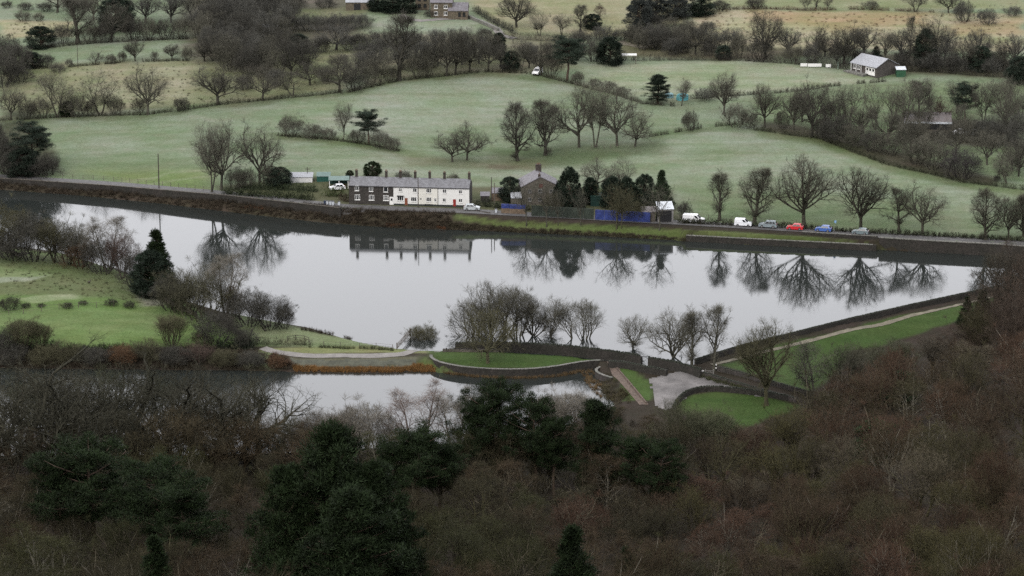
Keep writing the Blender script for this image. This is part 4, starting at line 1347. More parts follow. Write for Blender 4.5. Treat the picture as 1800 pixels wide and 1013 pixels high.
def gate(px0, px1, py, label, bars=5, h=1.25, mat=None):
    a, b = hit(px0, py), hit(px1, py)
    ang, L = frame_at(a, b)
    o = empty('field_gate', a, ang, label, 'gate')
    for x in (-.12, L + .12):
        MB().box(x - .1, x + .1, -.1, .1, -.4, h + .25).build('gate_post', mat or M_WOOD, o)
    for k in range(bars):
        z = .2 + (h - .2) * k / (bars - 1)
        MB().box(0, L, -.03, .03, z - .045, z + .045).build('bar', mat or M_WOOD, o)
    MB().bar((.05, -.05, .25), (L * .5, -.05, h), .06).bar((L - .05, -.05, .25), (L * .5, -.05, h), .06).build('brace', mat or M_WOOD, o)
    return o
gate(698, 721, 614.5, 'five-barred wooden gate onto the water at the track')
gate(1130, 1138, 639, 'white wooden gate in the jagged stone wall', 4, 1.25, M_WPAINT)
gate(1241, 1253, 659.5, 'low pale rail gate beside the white notice board', 3, .9, simple('pale_rail', (.16, .155, .145), .7, .2, 3))

def notice(px, py, w, h, label, zoff):
    p = hit(px, py)
    s = F / depth(p)
    o = empty('notice_board', p, 0, label, 'sign')
    MB().box(-w / s / 2, w / s / 2, -.03, .03, zoff, zoff + h / s).build('panel', M_WPAINT, o)
    for x in (-.35, .35):
        MB().box(x * w / s - .04, x * w / s + .04, .035, .11, -.4, zoff + h / s).build('post', M_WOOD, o)
notice(1235.5, 660, 4, 3, 'small white notice board at the corner of the yard', .75)
mk = hit(1258.5, 652)
ms = F / depth(mk)
mko = empty('striped_post', mk, 0, 'white striped marker post at the spillway corner', 'post')
for k in range(4):
    MB().box(-.11, .11, -.05, .05, .1 + k * .35, .42 + k * .35).build('band', M_WPAINT if k % 2 else M_TRIM, mko)
MB().box(-.06, .06, .06, .16, -.4, 1.5).build('post', M_WOOD, mko)

def wheelie(px, py, mat, label):
    p = hit(px, py)
    o = empty('wheelie_bin', p, -.05, label, 'bin', 'bins at the end of the garden drive')
    w0, w1 = .24, .29
    V = [(-w0, -w0, .08), (w0, -w0, .08), (w0, w0, .08), (-w0, w0, .08), (-w1, -w1, 1.0), (w1, -w1, 1.0), (w1, w1 + .06, 1.0), (-w1, w1 + .06, 1.0)]
    mesh_obj('body', V, [(0, 3, 2, 1), (4, 5, 6, 7), (0, 1, 5, 4), (1, 2, 6, 5), (2, 3, 7, 6), (3, 0, 4, 7)], mat, o)
    MB().box(-.31, .31, -.33, .38, 1.003, 1.08).build('lid', M_TRIM, o)
    for s in (-1, 1):
        MB().bar((s * .22, .3, .1), (s * .3, .3, .1), .2).build('wheel', M_RUBBER, o)
b_wh = simple('bin_pale', (.45, .48, .52), .5, .1, 3)
wheelie(571, 360, simple('bin_navy', (.03, .045, .08), .5, .1, 3), 'dark blue bin at the left end of the bins')
wheelie(575.5, 360.3, b_wh, 'pale bin just right of the dark blue bin')
wheelie(581, 360.6, b_wh, 'pale bin, left one of the middle pair')
wheelie(585.5, 360.9, b_wh, 'pale bin, right one of the middle pair')
wheelie(596, 361.4, b_wh, 'pale bin standing alone nearest the stone cottages')
wheelie(872, 374.5, b_wh, 'pale bin alone left of the brown-boarded blue sheeting')

# ------------------------------------------------------------------ plants: generators
def fast_mesh(name, verts, quads, tris, mat):
    verts = np.asarray(verts, float)
    quads = np.asarray(quads, int).reshape(-1, 4)
    tris = np.asarray(tris, int).reshape(-1, 3)
    me = bpy.data.meshes.new(name)
    me.vertices.add(len(verts))
    me.vertices.foreach_set('co', verts.ravel())
    loops = np.concatenate([quads.ravel(), tris.ravel()])
    me.loops.add(len(loops))
    me.loops.foreach_set('vertex_index', loops)
    nq, ntr = len(quads), len(tris)
    me.polygons.add(nq + ntr)
    me.polygons.foreach_set('loop_start', np.concatenate([np.arange(nq) * 4, nq * 4 + np.arange(ntr) * 3]))
    me.polygons.foreach_set('loop_total', np.concatenate([np.full(nq, 4), np.full(ntr, 3)]))
    me.update(calc_edges=True)
    me.materials.append(mat)
    return me

def nrm(a):
    return a / (np.linalg.norm(a, axis=-1, keepdims=True) + 1e-9)

class Geo:
    def __init__(self):
        self.v, self.q, self.t, self.n = [], [], [], 0
    def tubes(self, pts, rad, sides):
        n, m, _ = pts.shape
        tg = nrm(np.gradient(pts, axis=1))
        ref = np.where((np.abs(tg[..., 2:3]) > .9), np.array([1., 0, 0]), np.array([0, 0, 1.]))
        a = nrm(np.cross(tg, ref))
        b = np.cross(tg, a)
        an = 2 * np.pi * np.arange(sides) / sides
        ring = pts[:, :, None] + rad[:, :, None, None] * (a[:, :, None] * np.cos(an)[None, None, :, None] + b[:, :, None] * np.sin(an)[None, None, :, None])
        idx = self.n + np.arange(n * m * sides).reshape(n, m, sides)
        i0, i1 = idx[:, :-1], idx[:, 1:]
        f = np.stack([i0, np.roll(i0, -1, 2), np.roll(i1, -1, 2), i1], -1).reshape(-1, 4)
        self.v.append(ring.reshape(-1, 3))
        self.q.append(f)
        self.n += n * m * sides
    def blades(self, p, tip, w, rs):
        """thin pointed triangles from p to tip"""
        d = nrm(tip - p)
        s = nrm(np.cross(d, rs.randn(*d.shape))) * np.asarray(w).reshape(-1, 1) * .5
        n = len(p)
        self.v.append(np.stack([p - s, p + s, tip], 1).reshape(-1, 3))
        self.t.append(self.n + np.arange(n * 3).reshape(n, 3))
        self.n += n * 3
    def mesh(self, name, mat):
        v = np.concatenate(self.v) if self.v else np.zeros((0, 3))
        q = np.concatenate(self.q) if self.q else np.zeros((0, 4), int)
        t = np.concatenate(self.t) if self.t else np.zeros((0, 3), int)
        return fast_mesh(name, v, q, t, mat)

def bare_tree(seed, H=10., R=4.5, zlo=.2, stems=1, spread=.1, leader=False, n1=7, ang=(25, 65), k2=7, k3=7, k4=6, k5=5,
              up=.12, wander=.16, len2=.38, len3=.2, len4=.11, len5=.065, r0=.03, tw=.022, base_r=.35, droop=0.0, trunk_h=None, zc=None, rag=.2):
    rs = np.random.RandomState(seed)
    cz = (zlo + 1) / 2 if zc is None else zc
    c = np.array([0, 0, cz * H])
    er = np.array([R, R, (1 - cz) * H])
    ph = rs.rand(6) * 6.28
    def exit_d(p, d):
        q, e = (p - c) / er, d / er
        if zc is not None:
            low = (q[..., 2] < 0)
        A = (e * e).sum(-1)
        B = (q * e).sum(-1)
        Cc = (q * q).sum(-1) - 1
        disc = np.maximum(B * B - A * Cc, 0)
        t = (-B + np.sqrt(disc)) / A
        w = nrm(q + e * t[..., None])
        az, el = np.arctan2(w[..., 1], w[..., 0]), w[..., 2]
        lump = 1 + rag * (.5 * np.sin(2 * az + ph[0]) * np.cos(el) + .6 * np.sin(3 * az + ph[1] + 3 * el) + .55 * np.sin(5 * el + ph[2] + az) + .45 * np.sin(5 * az + ph[3] - 4 * el) + .35 * np.sin(9 * az + 7 * el + ph[4]))
        return np.where(Cc < 0, np.maximum(t * np.clip(lump, .4, 1.5), .02 * H), .05 * H)
    def grow(p, d, L, segs, wan, upv):
        pts = [p]
        for s in range(segs):
            d = nrm(d + wan * rs.randn(*d.shape) + np.array([0, 0, upv]))
            p = p + d * (L / segs)[:, None]
            pts.append(p)
        return np.stack(pts, 1)
    def kids(pts, rad, k, t0, a0, a1, lnom, segs, wan, upv, rk=.72):
        n, m, _ = pts.shape
        t = t0 + (1 - t0) * (np.arange(k)[None] + rs.rand(n, k)) / k
        t[:, -1] = 1.0
        f = t * (m - 1)
        i = np.minimum(f.astype(int), m - 2)
        fr = (f - i)[..., None]
        ar = np.arange(n)[:, None]
        p = pts[ar, i] * (1 - fr) + pts[ar, i + 1] * fr
        tg = nrm(pts[ar, i + 1] - pts[ar, i])
        r = rad[ar, i] * (1 - fr[..., 0]) + rad[ar, i + 1] * fr[..., 0]
        perp = nrm(np.cross(tg, rs.randn(n, k, 3)))
        an = np.radians(a0 + (a1 - a0) * rs.rand(n, k))
        an[:, -1] *= .3
        d = nrm(np.cos(an)[..., None] * tg + np.sin(an)[..., None] * perp + np.array([0, 0, upv]))
        p, d, r = p.reshape(-1, 3), d.reshape(-1, 3), r.ravel()
        L = np.minimum(lnom * H * (.6 + .7 * rs.rand(len(p))), exit_d(p, d) * (.8 + .25 * rs.rand(len(p))))
        L = np.maximum(L, .05 * H * lnom * 4)
        g = grow(p, d, L, segs, wan, upv * .4)
        return g, np.maximum(r * rk, .006)
    tr, cr = Geo(), Geo()
    # stems
    th = trunk_h if trunk_h else (.92 * H if leader else (zlo + .14) * H)
    az = 2 * np.pi * (np.arange(stems) + rs.rand(stems) * .6) / stems
    rad = base_r * np.sqrt(rs.rand(stems)) * (0 if stems == 1 else 1)
    p0 = np.stack([rad * np.cos(az), rad * np.sin(az), np.full(stems, -.25)], -1)
    sp = spread * (.4 + .6 * rs.rand(stems))
    d0 = nrm(np.stack([np.cos(az) * sp, np.sin(az) * sp, np.ones(stems)], -1))
    g0 = grow(p0, d0, np.full(stems, th + .25) * (.85 + .3 * rs.rand(stems) if stems > 1 else 1), 6, .05, .02)
    rr = r0 * H * (1 if stems == 1 else .55)
    taper = np.linspace(1, .12 if leader else .72, 7)
    taper[0] *= 1.35
    R0 = rr * taper[None].repeat(stems, 0)
    tr.tubes(g0, R0, 7)
    # limbs
    k1 = max(2, int(round(n1 / stems)))
    t = np.linspace(zlo * .9 if leader else .66, 1.0, k1)[None].repeat(stems, 0) + (rs.rand(stems, k1) - .5) * .05
    t = np.clip(t, 0, 1)
    f = t * 6
    i = np.minimum(f.astype(int), 5)
    fr = (f - i)[..., None]
    ar = np.arange(stems)[:, None]
    p = g0[ar, i] * (1 - fr) + g0[ar, i + 1] * fr
    r = R0[ar, i] * (1 - fr[..., 0]) + R0[ar, i + 1] * fr[..., 0]
    az = (np.arange(k1)[None] * 2.399 + rs.rand(stems, k1) * .9 + rs.rand(stems, 1) * 6.28)
    if stems > 1:
        base_az = np.arctan2(g0[:, -1, 1], g0[:, -1, 0])[:, None]
        az = base_az + (rs.rand(stems, k1) - .5) * 3.0
    an = np.radians(ang[0] + (ang[1] - ang[0]) * rs.rand(stems, k1))
    if leader:
        an = an * (1.1 - .6 * t)
    else:
        an[:, -1] *= .35
    d = np.stack([np.sin(an) * np.cos(az), np.sin(an) * np.sin(az), np.cos(an)], -1)
    p, d, r = p.reshape(-1, 3), d.reshape(-1, 3), r.ravel()
    L = exit_d(p, d) * (.72 + .26 * rs.rand(len(p)))
    g1 = grow(p, d, L, 6, wander, up * .5)
    R1 = (np.minimum(r * .68, .42 * rr + .02 * L))[:, None] * np.linspace(1, .3, 7)[None]
    tr.tubes(g1, R1, 5)
    g2, r2 = kids(g1, R1, k2, .22, 28, 62, len2, 4, wander * 1.2, up)
    R2 = r2[:, None] * np.linspace(1, .3, 5)[None]
    tr.tubes(g2, R2, 4)
    g3, r3 = kids(g2, R2, k3, .2, 25, 60, len3, 3, wander * 1.3, up * .8 - droop)
    R3 = np.clip(r3, .011, .05)[:, None] * np.linspace(1, .45, 4)[None]
    cr.tubes(g3, R3, 3)
    g4, r4 = kids(g3, R3, k4, .15, 25, 60, len4, 1, wander, up * .6 - droop)
    cr.blades(g4[:, 0], g4[:, -1], np.full(len(g4), tw * 1.35), rs)
    if k5:
        R4 = np.full((len(g4), 2), .01)
        g5, _ = kids(g4, R4, k5, .2, 20, 55, len5, 1, wander, up * .5 - droop * 1.5)
        cr.blades(g5[:, 0], g5[:, -1], np.full(len(g5), tw), rs)
    mt, mc = tr.mesh('trunk', M_BARK), cr.mesh('crown', M_TWIG)
    v = np.concatenate([x for x in cr.v])
    w = (np.percentile(np.abs(v[:, 0]), 98.5) + np.percentile(np.abs(v[:, 1]), 98.5))
    return dict(trunk=mt, crown=mc, H=float(np.percentile(v[:, 2], 99.7)), W=float(w))

def evergreen(seed, H=10., R=3.2, shape='pine', pads=55, m=150, z0=.35, leaf=.5, lw=.13, flat=.55, pr=.14, trunk=True):
    rs = np.random.RandomState(seed)
    tr, cr = Geo(), Geo()
    z = rs.rand(pads)
    if shape == 'pine':
        prof = np.sqrt(np.clip(1 - (2 * (z - .42)) ** 2 * .8, .05, 1)) * (1.0 - .25 * z)
    elif shape == 'cone':
        z = z ** 1.25
        prof = (1 - z) ** .85
    elif shape == 'egg':
        prof = np.sqrt(np.clip(1 - (2 * z - .85) ** 2 / 1.35, .02, 1))
    else:
        prof = np.sqrt(np.clip(1 - (2 * z - 1) ** 2, .02, 1))
    az = rs.rand(pads) * 2 * np.pi
    rr = R * prof * (.45 + .5 * np.sqrt(rs.rand(pads)))
    lump = 1 + .22 * np.sin(az * 2 + seed) * (1 if shape == 'pine' else .4)
    rr = rr * lump
    pc = np.stack([rr * np.cos(az), rr * np.sin(az), (z0 + (1 - z0) * z * .93) * H], -1)
    prad = pr * H * (.7 + .6 * rs.rand(pads)) * (1 if shape == 'pine' else (.55 + .6 * (1 - z)))
    g = rs.randn(pads, m, 3)
    g = g / np.linalg.norm(g, axis=-1, keepdims=True) * (rs.rand(pads, m, 1) ** .45)
    off = g * prad[:, None, None] * np.array([1, 1, flat])
    base = pc[:, None] + off
    out = nrm(off + .25 * nrm(pc - np.array([0, 0, H * .5]))[:, None] * prad[:, None, None] + np.array([0, 0, .22]) * prad[:, None, None] + .35 * prad[:, None, None] * rs.randn(pads, m, 3))
    ln = leaf * (.6 + .8 * rs.rand(pads, m, 1))
    b = base.reshape(-1, 3)
    tip = (base + out * ln).reshape(-1, 3)
    cr.blades(b, tip, lw * (.7 + .6 * rs.rand(len(b))), rs)
    if trunk:
        tz = np.linspace(-.3, H * .9, 6)
        tp = np.stack([np.cumsum(rs.randn(6) * .08), np.cumsum(rs.randn(6) * .08), tz], -1)[None]
        tp[0, 0, :2] = 0
        tr.tubes(tp, np.linspace(.028, .006, 6)[None] * H, 7)
        zz = np.clip(pc[:, 2] - .12 * H * rs.rand(pads) - .05 * H, .05 * H, H * .88)
        st = np.stack([np.interp(zz, tz, tp[0, :, 0]), np.interp(zz, tz, tp[0, :, 1]), zz], -1)
        k = np.linspace(0, 1, 4)[None, :, None]
        lp = st[:, None] * (1 - k) + pc[:, None] * k
        tr.tubes(lp, np.linspace(.009, .003, 4)[None].repeat(pads, 0) * H, 4)
    v = np.concatenate(cr.v)
    mt, mc = tr.mesh('trunk', M_BARK), cr.mesh('crown', M_LEAF)
    return dict(trunk=mt, crown=mc, H=float(np.percentile(v[:, 2], 99.7)), W=float(np.percentile(np.abs(v[:, 0]), 98) + np.percentile(np.abs(v[:, 1]), 98)))

def ragged_pine(seed, H=10., R=2.6, z0=.18, limbs=44, top=.35, m=150, leaf=.24, lw=.06, pr=.062):
    """layered conifer: limbs of uneven reach carrying separate tufts, gaps between"""
    rs = np.random.RandomState(seed)
    tr, cr = Geo(), Geo()
    tz = np.linspace(-.3, H * .97, 7)
    tp = np.stack([np.cumsum(rs.randn(7) * .1), np.cumsum(rs.randn(7) * .1), tz], -1)[None]
    tp[0, 0, :2] = 0
    tr.tubes(tp, np.linspace(.026, .005, 7)[None] * H, 7)
    z = np.sort(rs.rand(limbs)) ** .9
    prof = np.clip(1.0 - z, 0, 1) ** top * np.clip(.55 + 2.0 * z, 0, 1)
    reach = R * prof * (.45 + .75 * rs.rand(limbs))
    az = np.arange(limbs) * 2.399 + rs.rand(limbs) * .8
    zz = (z0 + (1 - z0) * z * .96) * H
    st = np.stack([np.interp(zz, tz, tp[0, :, 0]), np.interp(zz, tz, tp[0, :, 1]), zz], -1)
    rise = (.05 + .55 * z + .25 * rs.rand(limbs)) * reach
    en = st + np.stack([reach * np.cos(az), reach * np.sin(az), rise], -1)
    k = np.linspace(0, 1, 5)[None, :, None]
    lp = st[:, None] * (1 - k) + en[:, None] * k
    lp[:, 1:4, 2] -= .06 * reach[:, None]
    tr.tubes(lp, np.linspace(.008, .0025, 5)[None].repeat(limbs, 0) * H, 4)
    fr = np.array([.45, .68, .86, 1.0])[None, :, None]
    pc = (st[:, None] * (1 - fr) + en[:, None] * fr + rs.randn(limbs, 4, 3) * np.array([.16, .16, .08]) * reach[:, None, None] * .8).reshape(-1, 3)
    n = len(pc)
    pd = pr * H * (.55 + .8 * rs.rand(n))
    g = nrm(rs.randn(n, m, 3)) * rs.rand(n, m, 1) ** .5
    off = g * pd[:, None, None] * np.array([1, 1, .6])
    base = pc[:, None] + off
    d = nrm(off * .8 + np.array([0, 0, .55]) * pd[:, None, None] + .4 * pd[:, None, None] * rs.randn(n, m, 3))
    ln = leaf * (.5 + .9 * rs.rand(n, m, 1))
    b = base.reshape(-1, 3)
    cr.blades(b, (base + d * ln).reshape(-1, 3), lw * (.7 + .6 * rs.rand(len(b))), rs)
    v = np.concatenate(cr.v)
    return dict(trunk=tr.mesh('trunk', M_BARK), crown=cr.mesh('crown', M_LEAF), H=float(np.percentile(v[:, 2], 99.8)), W=float(np.percentile(np.abs(v[:, 0]), 98.5) + np.percentile(np.abs(v[:, 1]), 98.5)))

VAR = {
    'broad': [bare_tree(s, R=5.4, zlo=.16, n1=9, ang=(28, 80), up=.10, wander=.22, k3=6, k4=5, k5=3, tw=.019) for s in (1, 2, 3)],
    'dome': [bare_tree(s, R=4.7, zlo=.14, n1=11, ang=(12, 66), up=.15, wander=.16, k2=7, k3=6, k4=5, k5=3, tw=.018, rag=.16) for s in (11, 12, 13)],
    'upright': [bare_tree(s, R=3.3, zlo=.12, leader=True, n1=22, ang=(30, 66), k2=6, k3=5, k4=5, k5=3, up=.14, wander=.18, len2=.24, len3=.15, tw=.018) for s in (21, 22, 23)],
    'open': [bare_tree(s, R=3.9, zlo=.24, stems=2, spread=.5, n1=10, ang=(15, 55), up=.12, wander=.22, k2=6, k3=6, k4=5, k5=3, base_r=.15, rag=.28, tw=.018) for s in (31, 32, 33)],
    'slim': [bare_tree(s, R=2.5, zlo=.2, leader=True, n1=16, ang=(25, 55), k2=6, k3=5, k4=5, k5=2, up=.16, wander=.2, len2=.2, len3=.13, rag=.28) for s in (41, 42)],
    'multi': [bare_tree(s, R=4.8, zlo=.04, zc=.42, stems=8, spread=.75, n1=24, ang=(8, 52), up=.2, wander=.12, k2=5, k3=6, k4=4, k5=3, base_r=.7, r0=.03, rag=.2, tw=.018) for s in (51, 52, 53)],
    'clump': [bare_tree(s, R=4.7, zlo=.2, stems=6, spread=.5, n1=20, ang=(8, 48), up=.18, wander=.13, k2=6, k3=6, k4=4, k5=3, base_r=.9, r0=.03, rag=.2, tw=.018, trunk_h=4.0) for s in (54, 55)],
    'standard': [bare_tree(s, R=4.4, zlo=.34, n1=9, ang=(15, 70), up=.14, wander=.16, k2=6, k3=6, k4=5, k5=3, tw=.018, rag=.18, r0=.026) for s in (56, 57)],
    'birch': [bare_tree(s, R=3.3, zlo=.14, stems=2, spread=.3, leader=True, n1=18, ang=(22, 48), k2=5, k3=5, k4=5, k5=3, up=.12, wander=.12, len2=.24, droop=.08, tw=.018, base_r=.3, rag=.3) for s in (61, 62)],
    'sparse': [bare_tree(s, R=3.5, zlo=.25, stems=1, n1=7, ang=(12, 50), k2=6, k3=5, k4=4, k5=0, up=.12, wander=.18, r0=.016, tw=.02, rag=.3) for s in (65, 66)],
    'bush': [bare_tree(s, H=10, R=5.2, zlo=.0, zc=.34, stems=10, spread=1.0, n1=30, ang=(6, 66), up=.16, wander=.2, k2=5, k3=5, k4=4, k5=3, base_r=1.6, r0=.024, trunk_h=2.4, tw=.030, len3=.22, len4=.14, len5=.09, rag=.46) for s in (71, 72, 73, 74, 75)],
    'willow': [bare_tree(s, H=10, R=4.4, zlo=.0, zc=.3, stems=14, spread=.6, n1=42, ang=(4, 34), up=.28, wander=.09, k2=5, k3=5, k4=4, k5=3, base_r=1.2, r0=.018, trunk_h=2.4, tw=.02, rag=.28) for s in (81, 82)],
    'wood': [bare_tree(s, H=10, R=4.6, zlo=.06, zc=.45, stems=2, spread=.25, n1=12, ang=(8, 58), up=.2, wander=.17, k2=6, k3=6, k4=4, k5=3, r0=.032, tw=.024, base_r=.4, rag=.36) for s in (91, 92, 93, 94, 98)],
    'pine': [evergreen(s, R=3.6, shape='pine', pads=95, m=330, z0=.34, pr=.095, leaf=.24, lw=.075) for s in (101, 102, 103)],
    'fullpine': [ragged_pine(s, R=3.0, z0=.1, limbs=60, top=.5, m=150) for s in (106, 107, 108)],
    'scots': [ragged_pine(s, R=3.6, z0=.42, limbs=40, top=.22, m=190, pr=.075) for s in (201, 202, 203)],
    'oak': [bare_tree(s, R=5.6, zlo=.2, n1=8, ang=(25, 80), up=.08, wander=.3, k2=6, k3=6, k4=4, k5=2, tw=.026, r0=.036, rag=.34) for s in (95, 96, 97)],
    'cone': [evergreen(s, R=2.7, shape='cone', pads=140, m=150, z0=.03, flat=.7, pr=.085, leaf=.32, lw=.09) for s in (111, 112)],
    'egg': [evergreen(s, R=3.3, shape='egg', pads=120, m=160, z0=.02, flat=.9, pr=.10, leaf=.36, lw=.11) for s in (121, 122)],
    'column': [evergreen(s, R=2.3, shape='egg', pads=120, m=150, z0=.02, flat=1.0, pr=.085, leaf=.36, lw=.11) for s in (131, 132)],
    'ball': [evergreen(s, R=4.4, shape='ball', pads=120, m=150, z0=.12, flat=.9, pr=.10, leaf=.4) for s in (141,)],
}
GREY = (.078, .075, .058)
DARKT = (.060, .057, .045)
LIME = (.056, .054, .040)
RED = (.062, .044, .036)
OLIVE = (.062, .059, .034)
PALE = (.115, .105, .086)
RUSSET = (.085, .050, .028)
EVER = (.0105, .0185, .0060)
EVER2 = (.026, .042, .020)
BLUEEV = (.014, .022, .014)
KIND = {  # word for labels, object name, category, default colour
    'broad': ('broad bare tree', 'bare_tree', 'tree', GREY), 'dome': ('round bare tree', 'bare_tree', 'tree', GREY),
    'upright': ('upright bare tree', 'bare_tree', 'tree', DARKT), 'open': ('open forked bare tree', 'bare_tree', 'tree', GREY),
    'slim': ('slim bare tree', 'bare_tree', 'tree', DARKT), 'multi': ('many-stemmed bare tree', 'bare_tree', 'tree', GREY),
    'clump': ('clustered bare tree', 'bare_tree', 'tree', GREY), 'standard': ('clear-stemmed bare tree', 'bare_tree', 'tree', GREY),
    'sparse': ('thin bare tree', 'bare_tree', 'tree', GREY),
    'birch': ('fine-twigged bare tree', 'bare_tree', 'tree', RED), 'bush': ('bare bush', 'bare_bush', 'bush', GREY),
    'willow': ('pale twiggy bush', 'bare_bush', 'bush', PALE), 'wood': ('bare tree', 'bare_tree', 'tree', RED),
    'scots': ('dark pine', 'pine_tree', 'tree', EVER), 'oak': ('spreading bare tree', 'bare_tree', 'tree', DARKT),
    'pine': ('dark pine', 'pine_tree', 'tree', EVER), 'fullpine': ('dense dark pine', 'pine_tree', 'tree', EVER), 'cone': ('dark conifer', 'conifer_tree', 'tree', EVER),
    'egg': ('rounded evergreen', 'evergreen_tree', 'tree', EVER), 'column': ('tall dark evergreen', 'evergreen_tree', 'tree', BLUEEV), 'ball': ('ball-shaped evergreen', 'evergreen_tree', 'tree', EVER)}
trs = random.Random(5)

def plant_at(kind, p, Hm, Wm, label, group=None, col=None, var=None, cat=None, oname=None, bark=None):
    vs = VAR[kind]
    v = vs[var % len(vs)] if var is not None else trs.choice(vs)
    word, name, ct, dc = KIND[kind]
    sz = Hm / v['H']
    sx = Wm / v['W']
    sx = min(max(sx, sz * .5), sz * 1.9)
    o = empty(oname or name, (p[0], p[1], p[2] - .1), trs.uniform(0, 6.28), label, cat or ct, group)
    o.scale = (sx, sx, sz)
    col = col or dc
    j = trs.uniform(.85, 1.15)
    for part, me in (('trunk', v['trunk']), ('crown', v['crown'])):
        c = bpy.data.objects.new(part, me)
        COL.objects.link(c)
        c.parent = o
        if part == 'trunk' and kind in ('pine', 'scots', 'fullpine', 'cone', 'egg', 'column', 'ball'):
            c.color = (.075, .055, .042, 1)
        elif part == 'trunk' and bark:
            c.color = (*bark, 1)
        else:
            k = j * (.85 if part == 'trunk' else 1.0)
            c.color = (col[0] * k, col[1] * k, col[2] * k, 1)
    return o

def plant(kind, px, py, top, w, label, group=None, col=None, var=None):
    p = hit(px, py)
    s = F / depth(p)
    wk = 1.0 if VAR[kind][0]['crown'].materials[0] is M_LEAF else 1.14
    return plant_at(kind, p, (py - top) / s / C_, w / s * wk, label, group, col, var)

ORD = ['first', 'second', 'third', 'fourth', 'fifth', 'sixth', 'seventh', 'eighth', 'ninth', 'tenth', 'eleventh', 'twelfth', 'thirteenth', 'fourteenth',
       'fifteenth', 'sixteenth', 'seventeenth', 'eighteenth', 'nineteenth', 'twentieth']

def row(place, group, items):
    """a row of plants, each told apart by its kind and its count from the left"""
    by = {}
    for it in sorted(items, key=lambda t: t[1]):
        by.setdefault(KIND[it[0]][0], []).append(it)
    for word, its in by.items():
        for i, it in enumerate(its):
            kind, px, py, top, w = it[:5]
            col = it[5] if len(it) > 5 else None
            lab = f'{word} {place}' if len(its) == 1 else f'{ORD[i]} {word} from the left {place}'
            plant(kind, px, py, top, w, lab, group, col)

# ---- low growth as one mass, and hedges
def clumps(geo, pts, r, h, m, rs, ln=.5, lw=.09, up=.5):
    n = len(pts)
    g = rs.randn(n, m, 3)
    g[..., 2] = np.abs(g[..., 2])
    g = nrm(g) * rs.rand(n, m, 1) ** .4
    b = pts[:, None] + g * np.stack([r, r, h], -1)[:, None] * .85
    d = nrm(nrm(g) + up * np.array([0, 0, 1.]) + .5 * rs.randn(n, m, 3))
    b, d = b.reshape(-1, 3), d.reshape(-1, 3)
    l = ln * (.5 + rs.rand(len(b), 1))
    geo.blades(b - d * l * .5, b + d * l, lw * (.6 + .8 * rs.rand(len(b))), rs)

def on_land(xy):
    xy = np.asarray(xy)
    return np.concatenate([xy, zat(xy[:, 0], xy[:, 1])[:, None]], 1)

def hedge(label, pxpts, h, w, col, leaf=False, seed=1, dens=1.0, name='hedge', cat='hedge', world=None, gap=0.0):
    pts = resample([p[:2] for p in (world or [hit(x, y) for x, y in pxpts])], .55)
    rs = np.random.RandomState(seed)
    if gap:
        pts = pts[vnoise(pts[:, 0], pts[:, 1], 2.2) > gap]
    n = len(pts)
    hh = 1.3 * h * (.75 + .5 * vnoise(pts[:, 0], pts[:, 1], 3.0))
    g = Geo()
    q = on_land(pts + rs.randn(n, 2) * w * .12)
    clumps(g, q, np.full(n, w / 2), hh, int(46 * dens), rs, .42, .11 if leaf else .05, .5)
    # dense inside
    core = on_land(pts)
    ring = []
    o = bpy.data.objects.new(name, g.mesh(name, M_LEAF if leaf else M_TWIG))
    COL.objects.link(o)
    o.color = (*col, 1)
    return tag(o, label, cat)

def mass(name, label, cat, pts, r, h, m, col, seed=1, ln=.5, lw=.06, up=.5, leaf=False):
    g = Geo()
    clumps(g, np.asarray(pts), np.asarray(r), np.asarray(h), m, np.random.RandomState(seed), ln, lw, up)
    o = bpy.data.objects.new(name, g.mesh(name, M_LEAF if leaf else M_TWIG))
    COL.objects.link(o)
    o.color = (*col, 1)
    return tag(o, label, cat, kind='stuff')

def scatter(poly, n, seed, where=None):
    """n random land points inside a photo outline"""
    rs = np.random.RandomState(seed)
    pa = np.array(poly, float)
    lo, hi = pa.min(0), pa.max(0)
    res = []
    while len(res) < n:
        q = lo + (hi - lo) * rs.rand(400, 2)
        ok = poly_sd(q[:, 0], q[:, 1], pa) < 0
        for x, y in q[ok]:
            res.append(hit(x, y))
            if len(res) >= n:
                break
    return np.array(res)

# ------------------------------------------------------------------ planting: far side of the valley
DK = (.050, .048, .040)
DKG = (.022, .032, .022)
VIO = (.068, .067, .058)
row('along the hedge above the left frosted field', 'trees in the left field hedge', [
    ('broad', 20, 211, 148, 54), ('bush', 72, 208, 166, 44), ('open', 101, 206, 122, 68), ('egg', 117, 204, 178, 26), ('bush', 136, 206, 160, 42),
    ('open', 176, 202, 120, 68), ('bush', 203, 202, 165, 32), ('broad', 260, 202, 115, 76), ('bush', 246, 199, 166, 30), ('bush', 319, 196, 167, 32, DK),
    ('broad', 383, 184, 113, 90, DARKT), ('broad', 461, 177, 110, 68, DARKT), ('open', 515, 169, 126, 54, DARKT), ('broad', 597, 162, 93, 80, DARKT), ('bush', 48, 209, 172, 36), ('bush', 160, 203, 172, 26)])
row('in the thin hedge on the rough left slope', 'shrubs on the rough slope', [
    ('egg', 58, 118, 92, 34, DKG), ('bush', 82, 118, 92, 30, DK), ('bush', 122, 118, 100, 15), ('broad', 168, 112, 91, 30, DARKT), ('bush', 195, 112, 94, 22), ('bush', 215, 109, 88, 18),
    ('dome', 238, 108, 71, 38, DARKT), ('bush', 272, 105, 87, 15), ('dome', 302, 105, 77, 32, DARKT), ('bush', 329, 107, 80, 20), ('dome', 359, 108, 74, 46, DARKT), ('bush', 100, 126, 108, 40)])
